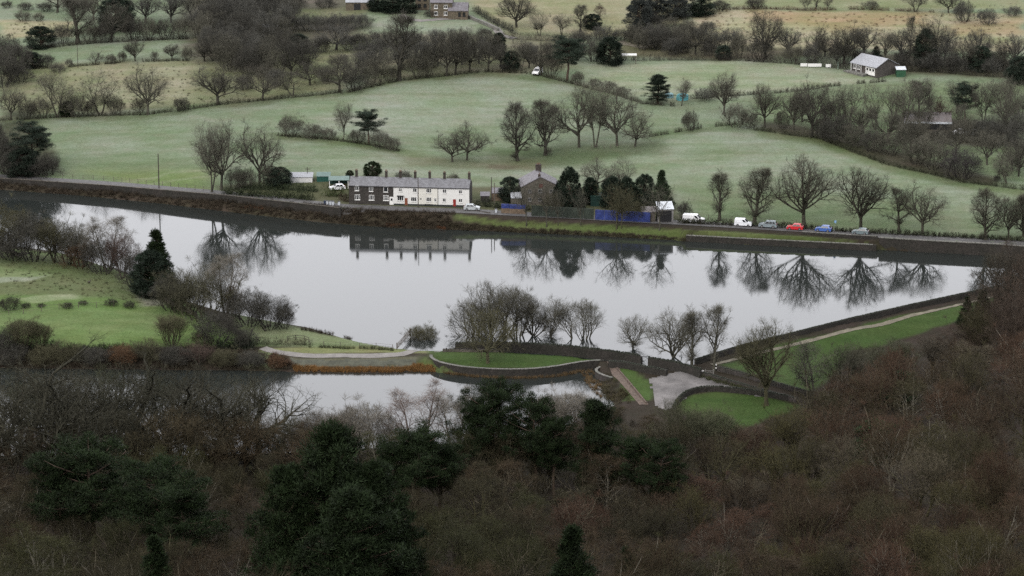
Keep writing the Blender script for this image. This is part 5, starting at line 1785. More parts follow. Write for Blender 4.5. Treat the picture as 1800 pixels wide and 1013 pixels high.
row('in the upper left tree belt', 'upper left tree belt', [
    ('egg', 72, 84, 47, 52, BLUEEV), ('slim', 137, 76, -6, 60, DARKT), ('egg', 205, 52, -4, 66, BLUEEV), ('broad', 196, 74, 4, 70, DARKT), ('bush', 110, 76, 40, 38), ('bush', 160, 75, 36, 42), ('bush', 185, 74, 35, 38, DK),
    ('bush', 235, 71, 30, 42, DK), ('bush', 262, 70, 28, 40), ('bush', 290, 69, 28, 40, DK), ('bush', 320, 68, 26, 42), ('bush', 12, 14, 0, 20, DK), ('bush', 45, 18, 2, 42, DK), ('bush', 80, 20, 2, 42, DK), ('slim', 101, 22, -28, 34, DARKT),
    ('bush', 40, 37, 18, 28), ('bush', 68, 37, 20, 22), ('dome', 130, 30, -14, 50), ('dome', 165, 34, -10, 50), ('dome', 255, 40, -12, 60, VIO), ('dome', 300, 40, -12, 60, VIO)])
row('at the far left edge above the road', 'left edge thicket', [
    ('bush', 5, 152, 80, 74, DK), ('bush', 32, 128, 70, 54, DK), ('bush', 12, 112, 60, 60, DK), ('bush', 30, 144, 112, 60, DK), ('scots', 56, 300, 216, 74, DKG), ('bush', 8, 304, 232, 66, DK), ('bush', 84, 309, 264, 54, DK),
    ('bush', 22, 309, 258, 60, DK), ('egg', 40, 309, 262, 62, DKG), ('bush', 64, 310, 276, 56, DK), ('bush', -14, 280, 200, 60, DK)])
row('in the scrub below the hilltop barn', 'scrub below the barn', [
    ('egg', 525, 94, 60, 36, DKG), ('bush', 548, 93, 66, 32, VIO), ('bush', 566, 92, 62, 32, DK), ('broad', 591, 88, 38, 84, VIO), ('bush', 612, 89, 60, 30, VIO), ('bush', 632, 87, 55, 38, DK), ('bush', 655, 82, 52, 38, VIO), ('bush', 680, 82, 50, 38, VIO),
    ('dome', 595, 120, 91, 56, DARKT), ('bush', 533, 121, 97, 32), ('open', 640, 113, 88, 38), ('bush', 495, 53, 26, 36, VIO), ('bush', 515, 53, 24, 36, DK), ('bush', 540, 54, 22, 38, VIO), ('bush', 565, 54, 22, 38, VIO), ('bush', 590, 54, 22, 38, VIO),
    ('bush', 615, 52, 22, 38, VIO), ('bush', 640, 48, 22, 34, VIO)])
row('among the hilltop farm buildings', 'evergreens round the farm', [
    ('egg', 690, 21, -15, 52, BLUEEV), ('egg', 664, 19, -12, 34, BLUEEV), ('egg', 720, 23, -4, 26, BLUEEV), ('bush', 572, 14, -8, 42, DK), ('bush', 520, 13, -10, 60, DK), ('bush', 757, 30, 16, 24, DK)])
row('along the crest of the central field', 'crest hedgerow trees', [
    ('bush', 622, 160, 118, 44, DK), ('bush', 650, 149, 100, 38), ('open', 670, 145, 92, 42), ('slim', 701, 142, 22, 64, DARKT), ('bush', 734, 137, 92, 36), ('bush', 751, 135, 84, 36), ('broad', 785, 134, 50, 64, DARKT), ('broad', 800, 132, 47, 64, DARKT),
    ('broad', 825, 127, 53, 54, DARKT), ('broad', 858, 126, 53, 54, DARKT), ('column', 877, 97, 58, 24), ('egg', 899, 123, 90, 32, DKG), ('open', 915, 125, 67, 40), ('broad', 952, 132, 72, 44, DARKT), ('bush', 969, 135, 84, 42), ('scots', 997, 141, 64, 60, DKG),
    ('bush', 1016, 146, 124, 24), ('bush', 1046, 151, 136, 32), ('bush', 1070, 157, 141, 28), ('bush', 1095, 166, 150, 26), ('bush', 685, 143, 112, 28), ('bush', 890, 125, 104, 28, DK)])
row('in the second tree line behind the crest', 'second tree line', [
    ('bush', 640, 104, 68, 44, VIO), ('bush', 668, 104, 62, 44, VIO), ('dome', 700, 104, 58, 50, VIO), ('dome', 732, 102, 56, 48, VIO), ('dome', 762, 100, 50, 50, VIO), ('dome', 795, 98, 48, 50, VIO), ('dome', 828, 96, 48, 44, VIO), ('bush', 855, 96, 60, 36, DK),
    ('bush', 720, 84, 50, 40, VIO), ('bush', 850, 70, 46, 32, DK), ('bush', 930, 104, 72, 40, VIO), ('bush', 975, 104, 66, 44, DK), ('bush', 1010, 106, 68, 44, DK), ('egg', 1072, 112, 66, 48, BLUEEV), ('bush', 1042, 108, 68, 42, DK), ('bush', 1060, 74, 40, 44, VIO), ('bush', 1092, 72, 46, 34, VIO), ('bush', 1020, 80, 52, 40, DK)])
row('on the pasture under the top edge', 'upper pasture trees', [
    ('dome', 908, 48, -8, 66, DARKT), ('open', 949, 63, 18, 34, DARKT), ('open', 988, 62, 24, 40, GREY), ('slim', 1020, 56, 8, 30, GREY), ('egg', 1041, 50, 25, 32, BLUEEV), ('birch', 1055, 34, 8, 22), ('egg', 1122, 64, 0, 48, (.035, .04, .036)), ('egg', 1152, 34, -4, 46, (.035, .04, .036)),
    ('egg', 1188, 32, -6, 50, (.035, .04, .036)), ('bush', 1158, 87, 44, 54, DK), ('open', 1200, 80, 44, 44, GREY), ('bush', 1190, 94, 66, 36, VIO), ('bush', 1128, 78, 50, 30, DK)])
row('in the tall hedge behind the cricket field', 'hedge trees behind the cricket field', [
    ('broad', 1222, 96, 34, 62, DARKT), ('bush', 1297, 102, 55, 32), ('dome', 1346, 104, 18, 66, DARKT), ('bush', 1337, 107, 58, 52, DK), ('egg', 1272, 103, 80, 34, DKG), ('bush', 1395, 108, 74, 40), ('broad', 1432, 106, 43, 44, DARKT), ('bush', 1428, 110, 75, 38, VIO),
    ('dome', 1484, 112, 38, 68, DARKT), ('bush', 1480, 116, 66, 50, DK), ('cone', 1540, 107, 82, 28, DKG), ('broad', 1556, 109, 50, 44), ('bush', 1585, 113, 96, 32, DK), ('slim', 1600, 94, 26, 18), ('egg', 1626, 117, 52, 40, DKG), ('broad', 1628, 116, 26, 62, DARKT),
    ('bush', 1660, 117, 67, 50, VIO), ('broad', 1697, 124, 64, 54, DARKT), ('egg', 1722, 124, 82, 42, DKG), ('broad', 1764, 127, 66, 46, DARKT), ('egg', 1794, 146, 100, 48, DKG), ('bush', 1245, 98, 72, 34, DK), ('bush', 1515, 112, 84, 34, VIO), ('bush', 1680, 126, 92, 40, VIO), ('bush', 1745, 128, 96, 44, VIO), ('bush', 1640, 122, 98, 36, DK)])
row('on the top right pasture', 'top right pasture trees', [
    ('bush', 1265, 19, -2, 40, DK), ('bush', 1328, 15, -6, 42, DK), ('egg', 1232, 27, -8, 64, BLUEEV), ('open', 1416, 19, -6, 22), ('slim', 1434, 16, -14, 18), ('open', 1454, 16, -4, 20), ('open', 1609, 21, -10, 42), ('broad', 1667, 23, -14, 50), ('bush', 1693, 38, 0, 40, VIO),
    ('bush', 1735, 43, 12, 40, VIO), ('bush', 1780, 28, 8, 40, VIO), ('bush', 1530, 16, -2, 32)])
row('along the line below the pavilion', 'trees below the pavilion', [
    ('open', 1197, 186, 138, 36), ('dome', 1272, 200, 127, 54, DARKT), ('bush', 1294, 224, 176, 46), ('dome', 1344, 224, 147, 54), ('dome', 1394, 230, 157, 50), ('dome', 1427, 240, 135, 68, DARKT), ('open', 1492, 222, 147, 54), ('open', 1539, 228, 147, 44), ('open', 1586, 234, 139, 66),
    ('slim', 1616, 222, 139, 40), ('broad', 1653, 220, 166, 42, RED), ('scots', 1697, 222, 146, 50, DKG), ('broad', 1764, 230, 134, 64), ('open', 1455, 220, 150, 44), ('open', 1640, 200, 136, 50), ('open', 1725, 226, 140, 54), ('bush', 1212, 230, 192, 32), ('fullpine', 1156, 182, 132, 46, BLUEEV), ('bush', 1240, 176, 153, 36, VIO), ('bush', 1320, 226, 192, 36), ('bush', 1375, 226, 190, 30)])
row('in the thicket down the right-hand slope', 'right-hand thicket', [
    ('bush', 1445, 242, 204, 44, DK), ('bush', 1470, 250, 200, 62, DK), ('bush', 1502, 258, 210, 52), ('bush', 1532, 266, 224, 44, DK), ('bush', 1564, 272, 228, 58), ('bush', 1610, 288, 240, 54), ('bush', 1642, 296, 228, 84), ('bush', 1690, 316, 256, 78, (.04, .036, .034)), ('open', 1770, 322, 266, 50),
    ('bush', 1752, 319, 306, 14, DK), ('bush', 1742, 254, 198, 64, VIO), ('bush', 1792, 264, 188, 56, VIO), ('bush', 1718, 246, 206, 44), ('bush', 1592, 250, 224, 40, DK), ('bush', 1782, 300, 250, 50), ('bush', 1655, 250, 226, 50, DK)])
row('standing in the central frosted field', 'trees in the central field', [
    ('broad', 795, 285, 231, 66), ('broad', 821, 282, 213, 68), ('upright', 910, 283, 180, 60), ('upright', 959, 273, 174, 56), ('broad', 1018, 259, 149, 92), ('open', 1046, 259, 140, 66), ('broad', 1085, 256, 147, 82), ('broad', 1116, 258, 193, 66)])
row('in the short hedge above the left cottages', 'short hedge above the cottages', [
    ('bush', 510, 240, 199, 46), ('bush', 550, 244, 214, 42), ('bush', 577, 245, 221, 32), ('open', 603, 249, 178, 36), ('scots', 648, 254, 194, 56, DKG), ('bush', 668, 261, 226, 36), ('bush', 691, 265, 238, 30), ('bush', 628, 251, 224, 36)])
row('beside the left end of the garden hedges', 'trees beside the garden hedges', [
    ('open', 371, 338, 213, 70), ('broad', 389, 334, 209, 88), ('broad', 457, 327, 214, 80), ('bush', 415, 334, 290, 40), ('bush', 436, 331, 288, 34), ('egg', 490, 328, 294, 46, DKG), ('bush', 472, 328, 284, 36)])
plant('ball', 655, 318, 284, 32, 'dark ball-topped evergreen behind the stone cottages roof')
plant('ball', 615, 314, 299, 15, 'small clipped ball evergreen at the left roof end')
plant('bush', 709, 318, 297, 32, 'dark bush behind the roof where stone meets white', col=DK)
plant('bush', 797, 320, 303, 22, 'thin bare bush behind the white roof')
row('in the garden of the stone house', 'stone house garden trees', [
    ('egg', 897, 354, 311, 38, DKG), ('column', 1001, 374, 295, 36), ('column', 984, 370, 318, 24), ('column', 1038, 358, 312, 30), ('egg', 1076, 364, 311, 44, BLUEEV), ('egg', 1101, 364, 312, 38, BLUEEV), ('egg', 1133, 364, 307, 36, BLUEEV), ('cone', 1163, 368, 300, 40, EVER2), ('cone', 1018, 368, 322, 20, DKG),
    ('broad', 1048, 334, 277, 64), ('open', 1097, 334, 276, 44), ('bush', 1203, 386, 350, 28, DK), ('bush', 975, 374, 336, 40, OLIVE), ('bush', 1115, 388, 350, 40, OLIVE), ('bush', 1085, 386, 352, 34, OLIVE)])
row('along the road behind the parked vehicles', 'trees along the reservoir road', [
    ('slim', 1265, 388, 300, 46, LIME), ('upright', 1325, 392, 295, 58, LIME), ('dome', 1414, 398, 277, 108, LIME), ('dome', 1512, 404, 292, 92, LIME), ('slim', 1580, 408, 327, 42, LIME), ('broad', 1621, 411, 324, 84, LIME), ('upright', 1733, 422, 331, 62, LIME), ('dome', 1772, 420, 343, 52, LIME), ('upright', 1800, 416, 338, 50, LIME)])
row('on the grass verge in front of the sheeting', 'thin trees on the verge', [
    ('sparse', 925, 397, 316, 44, GREY), ('sparse', 961, 398, 314, 46, GREY), ('sparse', 981, 396, 332, 30, GREY), ('sparse', 1021, 396, 326, 40, GREY), ('sparse', 1084, 402, 318, 62, OLIVE), ('sparse', 1092, 402, 330, 50, OLIVE), ('sparse', 1159, 404, 322, 54, GREY)])

# hedges on the far side
def far_hedges():
    H = [
        ('dark roadside hedge behind the parked cars', [(1196, 393), (1300, 397), (1400, 402), (1500, 409), (1620, 415), (1800, 425)], 1.25, 1.2, (.030, .032, .020), True, 1.3, 0),
        ('thick dark garden hedge left of the bins', [(395, 341), (450, 346), (520, 350), (548, 352)], 2.0, 2.6, (.028, .036, .018), True, 1.8, 0),
        ('upper garden hedge below the low white shed', [(420, 333), (500, 334), (556, 338)], 1.8, 2.6, (.030, .040, .020), True, 1.6, 0),
        ('green hedge in front of the carport', [(568, 344), (590, 346), (612, 348)], 2.6, 2.4, (.045, .060, .022), True, 1.6, 0),
        ('brown hedge at the left end of the terrace', [(598, 352), (612, 355)], 1.9, 1.6, (.050, .035, .026), False, 2.0, 0),
        ('rough brown hedge between cottages road and water', [(535, 361), (600, 369), (700, 374), (800, 377)], .75, 1.6, (.050, .040, .030), False, 1.6, 0),
        ('low scrubby hedge along the left lakeside road', [(-30, 314), (100, 323), (250, 335), (400, 348), (535, 361)], .4, 1.3, (.045, .038, .028), False, 1.4, 0),
        ('dark garden hedge right of the terrace', [(842, 362), (880, 366), (930, 370)], 1.6, 1.8, (.030, .036, .022), True, 1.6, 0),
        ('laid hedge climbing right of the field trees', [(1142, 241), (1195, 232), (1237, 225), (1294, 219)], 1.2, .8, (.045, .040, .030), False, 1.2, .42),
        ('low hedge along the cricket field near side', [(1215, 174), (1262, 171), (1317, 167), (1400, 161), (1455, 153), (1556, 144)], 1.2, 1.0, (.045, .042, .030), False, 1.4, .2),
        ('hedge sloping down left of the cricket field', [(1005, 148), (1080, 166), (1130, 183), (1185, 187)], 1.2, 1.2, (.050, .048, .034), False, 1.4, .2),
        ('tall hedge along the cricket field far side', [(1085, 106), (1200, 106), (1320, 108), (1400, 113), (1490, 123)], 2.2, 1.8, (.045, .040, .034), False, 1.8, 0),
        ('hedge along the crest of the central field', [(600, 166), (700, 143), (785, 134), (858, 127), (935, 130), (1005, 147)], 1.2, 1.2, (.045, .044, .030), False, 1.3, .15),
        ('hedge below the rough left slope', [(-10, 213), (100, 207), (260, 202), (383, 185), (461, 177), (600, 163)], 1.1, 1.2, (.045, .045, .030), False, 1.3, .15),
        ('thin hedge across the rough left slope', [(60, 121), (122, 118), (240, 109), (330, 107)], .9, .9, (.045, .042, .030), False, 1.2, .3),
        ('dark hedge below the upper left tree belt', [(70, 86), (160, 77), (330, 69)], 1.4, 1.3, (.040, .038, .030), False, 1.4, .1),
        ('short hedge above the left cottages', [(490, 239), (560, 244), (620, 251), (702, 266)], .9, .9, (.045, .045, .028), False, 1.2, .2),
        ('dark hedge beside the farm lane', [(832, 20), (870, 42), (905, 60)], 2.4, 2.2, (.034, .036, .030), False, 1.8, 0),
        ('brown hedge running right from the farm lane', [(880, 68), (950, 72), (1010, 70), (1085, 68)], 2.2, 1.8, (.05, .043, .036), False, 1.6, 0),
        ('bracken hedge line under the top right pasture', [(1262, 17), (1340, 16), (1420, 19), (1500, 17), (1640, 22)], 1.1, 1.2, (.075, .045, .030), False, 1.2, .3),
        ('dark hedge at the foot of the right-hand thicket', [(1330, 229), (1440, 244), (1560, 290), (1700, 322), (1800, 334)], 1.2, 1.6, (.040, .042, .026), False, 1.4, .1),
        ('dark hedge behind the pavilion', [(1560, 124), (1650, 128), (1800, 140)], 1.8, 1.6, (.042, .040, .032), False, 1.6, 0),
    ]
    for i, (lab, pts, h, w, col, leaf, dens, gap) in enumerate(H):
        hedge(lab, pts, h, w, col, leaf, 200 + i, dens, gap=gap)
far_hedges()

def fill(poly, kinds, step, hm, wm, label, group, cols, seed, limit=80):
    rr = random.Random(seed)
    pa = np.array(poly, float)
    (x0, y0), (x1, y1) = pa.min(0), pa.max(0)
    k = 0
    y = y1
    while y > y0:
        x = x0 + rr.uniform(0, step[0])
        while x < x1:
            px, py = x + rr.uniform(-.3, .3) * step[0], y + rr.uniform(-.35, .35) * step[1]
            if poly_sd(np.array([px]), np.array([py]), pa)[0] < 0 and k < limit:
                h = rr.uniform(*hm)
                plant_at(rr.choice(kinds), hit(px, py), h, h * rr.uniform(*wm), label, group, rr.choice(cols))
                k += 1
            x += step[0]
        y -= step[1]
    return k
fill([(335, 30), (500, 15), (520, 60), (470, 100), (560, 128), (470, 142), (400, 132), (350, 96)], ['wood', 'dome', 'wood', 'bush'], (26, 13), (8, 12), (.75, 1.0),
     'grey bare tree inside the dense upper left wood', 'dense upper left wood', [VIO, DK, VIO, GREY], 3, 70)
fill([(1560, 112), (1800, 118), (1800, 136), (1580, 128)], ['bush', 'wood'], (30, 10), (4, 7), (.9, 1.3), 'bare shrub in the thicket right of the pavilion', 'thicket right of the pavilion', [VIO, DK], 4, 16)
fill([(1100, 62), (1200, 52), (1290, 84), (1210, 100), (1100, 92)], ['bush', 'wood'], (28, 10), (4, 7), (.9, 1.2), 'bare shrub on the bank above the cricket field', 'bank above the cricket field', [VIO, GREY, DK], 5, 20)

# ------------------------------------------------------------------ near shore and pool
row('on the left reservoir shore', 'left shore trees', [
    ('wood', -12, 446, 346, 90, OLIVE), ('wood', 22, 450, 352, 80, OLIVE), ('bush', 60, 458, 368, 90, DK), ('wood', 95, 462, 370, 84, OLIVE), ('bush', 118, 464, 392, 70, GREY), ('wood', 145, 468, 384, 74, GREY), ('birch', 190, 476, 374, 74, PALE), ('bush', 180, 480, 410, 80, DK),
    ('wood', 215, 490, 398, 60, RED), ('cone', 276, 516, 405, 70, EVER), ('egg', 268, 520, 440, 74, BLUEEV), ('bush', 238, 508, 432, 66, DK), ('bush', 325, 552, 470, 90, (.058, .056, .036)), ('bush', 358, 562, 458, 110, (.058, .056, .036)), ('bush', 300, 545, 480, 70, DK),
    ('birch', 396, 556, 440, 74, PALE), ('bush', 408, 560, 494, 34, RUSSET), ('bush', 436, 572, 505, 86, DK), ('bush', 475, 578, 512, 76, DK), ('bush', 500, 578, 532, 40, DK), ('bush', 20, 456, 396, 90, DK), ('bush', 142, 470, 420, 70, RUSSET)])
row('along the left field bottom hedge', 'bottom hedge trees', [
    ('bush', 380, 606, 545, 76, DK), ('bush', 430, 610, 570, 50, DK), ('willow', 302, 606, 548, 56, OLIVE), ('willow', 40, 614, 556, 60, OLIVE), ('bush', 15, 616, 572, 50, DK), ('willow', 72, 612, 566, 40, OLIVE), ('bush', 355, 608, 575, 40, OLIVE)])
row('between the reservoir and the oval lawn', 'trees by the oval lawn', [
    ('willow', 742, 615, 570, 54, OLIVE), ('multi', 838, 610, 524, 84, GREY), ('clump', 876, 610, 496, 112, GREY), ('clump', 905, 611, 502, 80, GREY), ('dome', 936, 611, 522, 56, DARKT), ('open', 962, 612, 522, 72, GREY), ('clump', 1020, 617, 526, 76, GREY),
    ('bush', 800, 612, 586, 50, DK), ('broad', 858, 638, 540, 110, OLIVE), ('standard', 1113, 632, 552, 60, GREY), ('broad', 1184, 650, 538, 92, GREY), ('slim', 1216, 652, 541, 52, GREY), ('slim', 1256, 651, 535, 46, GREY)])
plant('dome', 1348, 712, 563, 112, 'large dome-shaped bare tree by the curved lawn wall', col=OLIVE, var=1)
plant('open', 1432, 700, 596, 80, 'open bare tree right of the dome-shaped tree below dam', col=GREY)
plant('cone', 1699, 572, 522, 34, 'left of two small conifers below the dam end')
plant('cone', 1726, 568, 510, 42, 'right of two small conifers below the dam end')
for i, (px, py, top, w, lab) in enumerate([
        (17, 544, 520, 44, 'largest dark gorse bush at the left field edge'), (46, 541, 531, 16, 'tiny gorse bush right of the largest one'), (72, 540, 531, 20, 'small gorse bush in the middle of left field'),
        (118, 542, 529, 26, 'medium gorse bush beside the frosted patch'), (146, 536, 526, 18, 'small gorse bush on the upper side of field fence'), (196, 537, 524, 30, 'first gorse clump near the right of left field'), (228, 541, 528, 34, 'second gorse clump near the right of left field'), (255, 524, 514, 16, 'small gorse bush high on the right field slope')]):
    plant('bush', px, py, top, w * 1.15, lab, 'gorse bushes in the left field', (.034, .033, .024))
row('on the bramble bank left of the pool', 'bank trees left of the pool', [
    ('bush', 20, 640, 596, 70, DK), ('bush', 80, 642, 602, 64, OLIVE), ('wood', 120, 642, 590, 60, OLIVE), ('bush', 165, 642, 606, 60, DK), ('bush', 215, 640, 604, 56, RUSSET), ('wood', 262, 642, 592, 64, OLIVE), ('bush', 310, 642, 606, 60, DK), ('wood', 350, 642, 596, 54, RED), ('bush', 395, 644, 608, 56, OLIVE), ('bush', 440, 646, 614, 50, DK), ('bush', 488, 646, 622, 40, RUSSET)])
row('scattered over the upper slopes', 'scattered upper slope trees', [
    ('bush', 385, 160, 132, 34), ('bush', 430, 158, 128, 38, DK), ('bush', 485, 150, 118, 40, VIO), ('broad', 545, 150, 104, 52, DARKT), ('bush', 575, 142, 112, 36, DK), ('dome', 625, 138, 86, 48, VIO), ('dome', 660, 128, 80, 44, VIO), ('dome', 700, 122, 78, 46, VIO), ('dome', 740, 118, 72, 48, VIO), ('dome', 770, 116, 66, 44, VIO), ('dome', 812, 114, 64, 46, VIO), ('dome', 842, 112, 64, 42, VIO), ('dome', 880, 118, 72, 38, VIO), ('dome', 930, 120, 74, 40, VIO),
    ('bush', 1245, 62, 34, 34, VIO), ('dome', 1290, 88, 44, 46, VIO), ('dome', 1385, 96, 48, 50, VIO), ('dome', 1520, 100, 46, 54, VIO), ('dome', 1585, 104, 50, 52, VIO), ('dome', 1660, 106, 48, 56, VIO), ('dome', 1720, 112, 50, 52, VIO), ('dome', 1785, 118, 60, 50, VIO), ('dome', 1450, 100, 54, 44, VIO)])
row('crowding the slope below the pavilion', 'crowded slope trees', [
    ('dome', 1410, 214, 160, 46), ('dome', 1470, 232, 172, 50, DARKT), ('dome', 1515, 240, 176, 50), ('dome', 1560, 252, 186, 52, DARKT), ('dome', 1600, 268, 206, 56), ('broad', 1680, 272, 206, 60, DARKT), ('broad', 1735, 290, 222, 60), ('broad', 1790, 310, 240, 60, DARKT), ('open', 1625, 250, 176, 50), ('open', 1700, 250, 180, 54), ('open', 1775, 250, 170, 56), ('open', 1570, 216, 150, 46), ('open', 1680, 200, 138, 48), ('open', 1760, 196, 136, 50), ('open', 1795, 206, 140, 46)])
# birds on the shore field
def bird(px, py, label, s=1.0, rz=0.0):
    p = hit(px, py)
    n, m = 8, 8
    prof = [(-.28, .02, .30), (-.2, .09, .30), (-.05, .13, .28), (.1, .12, .30), (.2, .07, .38), (.22, .05, .5), (.25, .06, .56), (.36, .01, .54)]
    V = [(x, r * math.cos(2 * math.pi * i / n), z + r * math.sin(2 * math.pi * i / n)) for x, r, z in prof for i in range(n)]
    Fc = [(j * n + i, j * n + (i + 1) % n, (j + 1) * n + (i + 1) % n, (j + 1) * n + i) for j in range(m - 1) for i in range(n)]
    o = mesh_obj('goose', [(x * s, y * s, z * s) for x, y, z in V], Fc, simple('goose_brown', (.05, .042, .035), .8, .2, 8) if 'goose_brown' not in MATS else MATS['goose_brown'], smooth=True)
    o.location = p
    o.rotation_euler = (0, 0, rz)
    tag(o, label, 'bird', 'birds on the grass')
    for sy in (-.05, .05):
        MB().box(-.01 * s, .03 * s, (sy - .012) * s, (sy + .012) * s, -.05, .22 * s).build('leg', M_TRIM, o)
bird(466.5, 577, 'leftmost dark bird on the shore field', 1.3, .4)
bird(471.5, 575.5, 'second dark bird from left on the shore field', 1.3, 2.2)
bird(475.5, 575, 'third dark bird from left on the shore field', 1.3, 1.2)
bird(485.5, 574.5, 'rightmost dark bird on the shore field', 1.2, .2)
bird(467, 583, 'dark bird nearest the hedge on the shore field', 1.3, 3.0)
bird(157, 499, 'single black bird on the rough left slope', 1.6, .5)

# hedges and rough growth on the near side
hedge('dark evergreen hedge at the far left field bottom', [(-20, 613), (105, 613)], 2.2, 2.0, (.018, .022, .014), True, 301, 1.6)
hedge('low green hedge along the middle of field bottom', [(112, 615), (210, 614)], 1.3, 1.6, (.035, .050, .018), True, 302, 1.5)
hedge('dark brown hedge along the field bottom, centre', [(210, 614), (380, 613)], 1.4, 1.8, (.040, .036, .026), False, 303, 1.6)
hedge('clipped dark hedge at the right end of field bottom', [(382, 614), (446, 614)], 2.1, 1.8, (.016, .022, .013), True, 304, 1.8)
hedge('rough hedge above the gravel track', [(440, 604), (480, 607), (545, 608)], 1.5, 1.8, (.040, .038, .024), False, 305, 1.6)
hedge('thin weedy hedge at the shore field foot', [(545, 610), (620, 613), (690, 616)], .6, .9, (.05, .055, .028), False, 306, 1.2, gap=.2)
hedge('line of dark scrub along the shore field edge', [(520, 578), (560, 585), (600, 594), (650, 604), (690, 611)], .8, 1.0, (.045, .038, .026), False, 307, 1.3, gap=.35)
hedge('dark ivy bank under the many-stemmed trees', [(776, 611), (810, 611), (870, 612)], 1.7, 2.2, (.016, .026, .016), True, 308, 1.8)
hedge('ivy covering the jagged wall beside the track', [(870, 613), (940, 614), (1010, 620), (1080, 629), (1125, 636)], 1.3, 1.4, (.030, .034, .020), True, 309, 1.0)
hedge('brown bank growth along the yard side of wall', [(1145, 641), (1180, 648), (1225, 660)], .9, 1.6, (.05, .04, .026), False, 310, 1.3)
hedge('mossy growth between drive and spillway channel', [(1235, 664), (1280, 678), (1330, 693)], .8, 1.4, (.045, .05, .022), False, 311, 1.3)

pts = scatter([(-40, 314), (0, 318), (280, 338), (560, 368), (790, 380), (796, 404), (700, 401), (610, 394), (420, 374), (280, 357), (-40, 330)], 1300, 1)
mass('bank_scrub', 'dark brown bramble covering the bank below the left road', 'scrub', pts, np.full(len(pts), .8), .35 + .6 * np.random.RandomState(2).rand(len(pts)), 46, (.050, .040, .028), 1, .45, .07)
pts = scatter([(790, 392), (880, 400), (1000, 406), (1120, 413), (1212, 421), (1212, 425), (1100, 418), (960, 411), (840, 406), (790, 404)], 360, 2)
mass('bank_scrub', 'olive brown scrub on the water edge below the verge', 'scrub', pts, np.full(len(pts), .7), .3 + .5 * np.random.RandomState(3).rand(len(pts)), 44, (.058, .050, .032), 2, .4, .07)
pts = np.concatenate([scatter([(676, 394), (706, 396), (704, 399), (680, 398)], 14, 4), scatter([(764, 399), (784, 401), (782, 403), (766, 402)], 9, 5), scatter([(420, 360), (470, 364), (466, 370), (424, 366)], 14, 6), scatter([(500, 360), (520, 362), (516, 367), (500, 365)], 10, 7)])
mass('bracken', 'orange bracken patches on the brown bank', 'bracken', pts, np.full(len(pts), .5), np.full(len(pts), .5), 40, (.12, .058, .03), 4, .35, .07)
pts = np.concatenate([scatter([(512, 645), (600, 648), (705, 648), (738, 644), (706, 655), (600, 655), (520, 654)], 420, 8), scatter([(728, 640), (762, 646), (768, 655), (740, 660), (715, 654)], 110, 9)])
pts[:, 2] = np.maximum(pts[:, 2], POND_Z - .05)
mass('reeds', 'orange-brown reeds fringing the far edge of the pool', 'reeds', pts, np.full(len(pts), .35), np.full(len(pts), .45), 34, (.17, .092, .034), 8, .5, .05, 1.8)
pts = np.concatenate([scatter([(775, 652), (820, 662), (880, 668), (960, 668), (1040, 656), (1046, 664), (960, 674), (860, 673), (790, 664)], 170, 10), scatter([(1020, 666), (1056, 676), (1058, 706), (1030, 690)], 70, 11)])
pts[:, 2] = np.maximum(pts[:, 2], POND_Z - .05)
mass('reeds', 'dull brown reeds below the curved overflow wall', 'reeds', pts, np.full(len(pts), .4), np.full(len(pts), .4), 30, (.11, .075, .038), 9, .45, .05, 1.6)
pts = scatter([(-40, 617), (440, 617), (500, 630), (520, 650), (440, 652), (-40, 648)], 620, 12)
pts[:, 2] = np.maximum(pts[:, 2], POND_Z)
mass('bank_scrub', 'brown brambly bank between left field hedge and pool', 'scrub', pts, np.full(len(pts), 1.0), .4 + .9 * np.random.RandomState(13).rand(len(pts)), 40, (.052, .043, .030), 12, .5, .06)
pts = np.concatenate([scatter([(40, 128), (320, 112), (560, 128), (590, 152), (380, 180), (60, 200)], 260, 41), scatter([(20, 40), (120, 42), (110, 62), (10, 64)], 40, 42)])
mass('rushes', 'dark tufts of rush dotted over the rough left slope', 'rushes', pts, np.full(len(pts), .45), np.full(len(pts), .35), 22, (.075, .068, .04), 41, .35, .06, 1.0)
pts = scatter([(1210, 40), (1250, 18), (1790, 28), (1790, 84), (1480, 84), (1230, 74)], 320, 43)
mass('rushes', 'rusty bracken tufts dotted over the top right pasture', 'bracken', pts, np.full(len(pts), .6), np.full(len(pts), .35), 22, (.12, .085, .05), 43, .4, .07, .8)
pts = scatter([(10, 505), (180, 524), (330, 548), (262, 500), (160, 460), (10, 450)], 200, 44)
mass('rushes', 'low tussocks over the rough top of the left field', 'rushes', pts, np.full(len(pts), .4), np.full(len(pts), .25), 22, (.06, .062, .032), 44, .3, .05, 1.0)
pts = scatter([(480, 622), (515, 634), (522, 646), (470, 650)], 40, 14)
mass('bramble', 'rusty bramble mound at the left end of track', 'bramble', pts, np.full(len(pts), .8), np.full(len(pts), 1.0), 50, (.075, .042, .028), 14, .4, .06)
pts = scatter([(1062, 662), (1085, 672), (1110, 705), (1085, 735), (1056, 705)], 80, 15)
mass('bramble', 'dark olive bramble between the path and pool', 'bramble', pts, np.full(len(pts), .9), np.full(len(pts), .9), 46, (.050, .044, .024), 15, .4, .06)

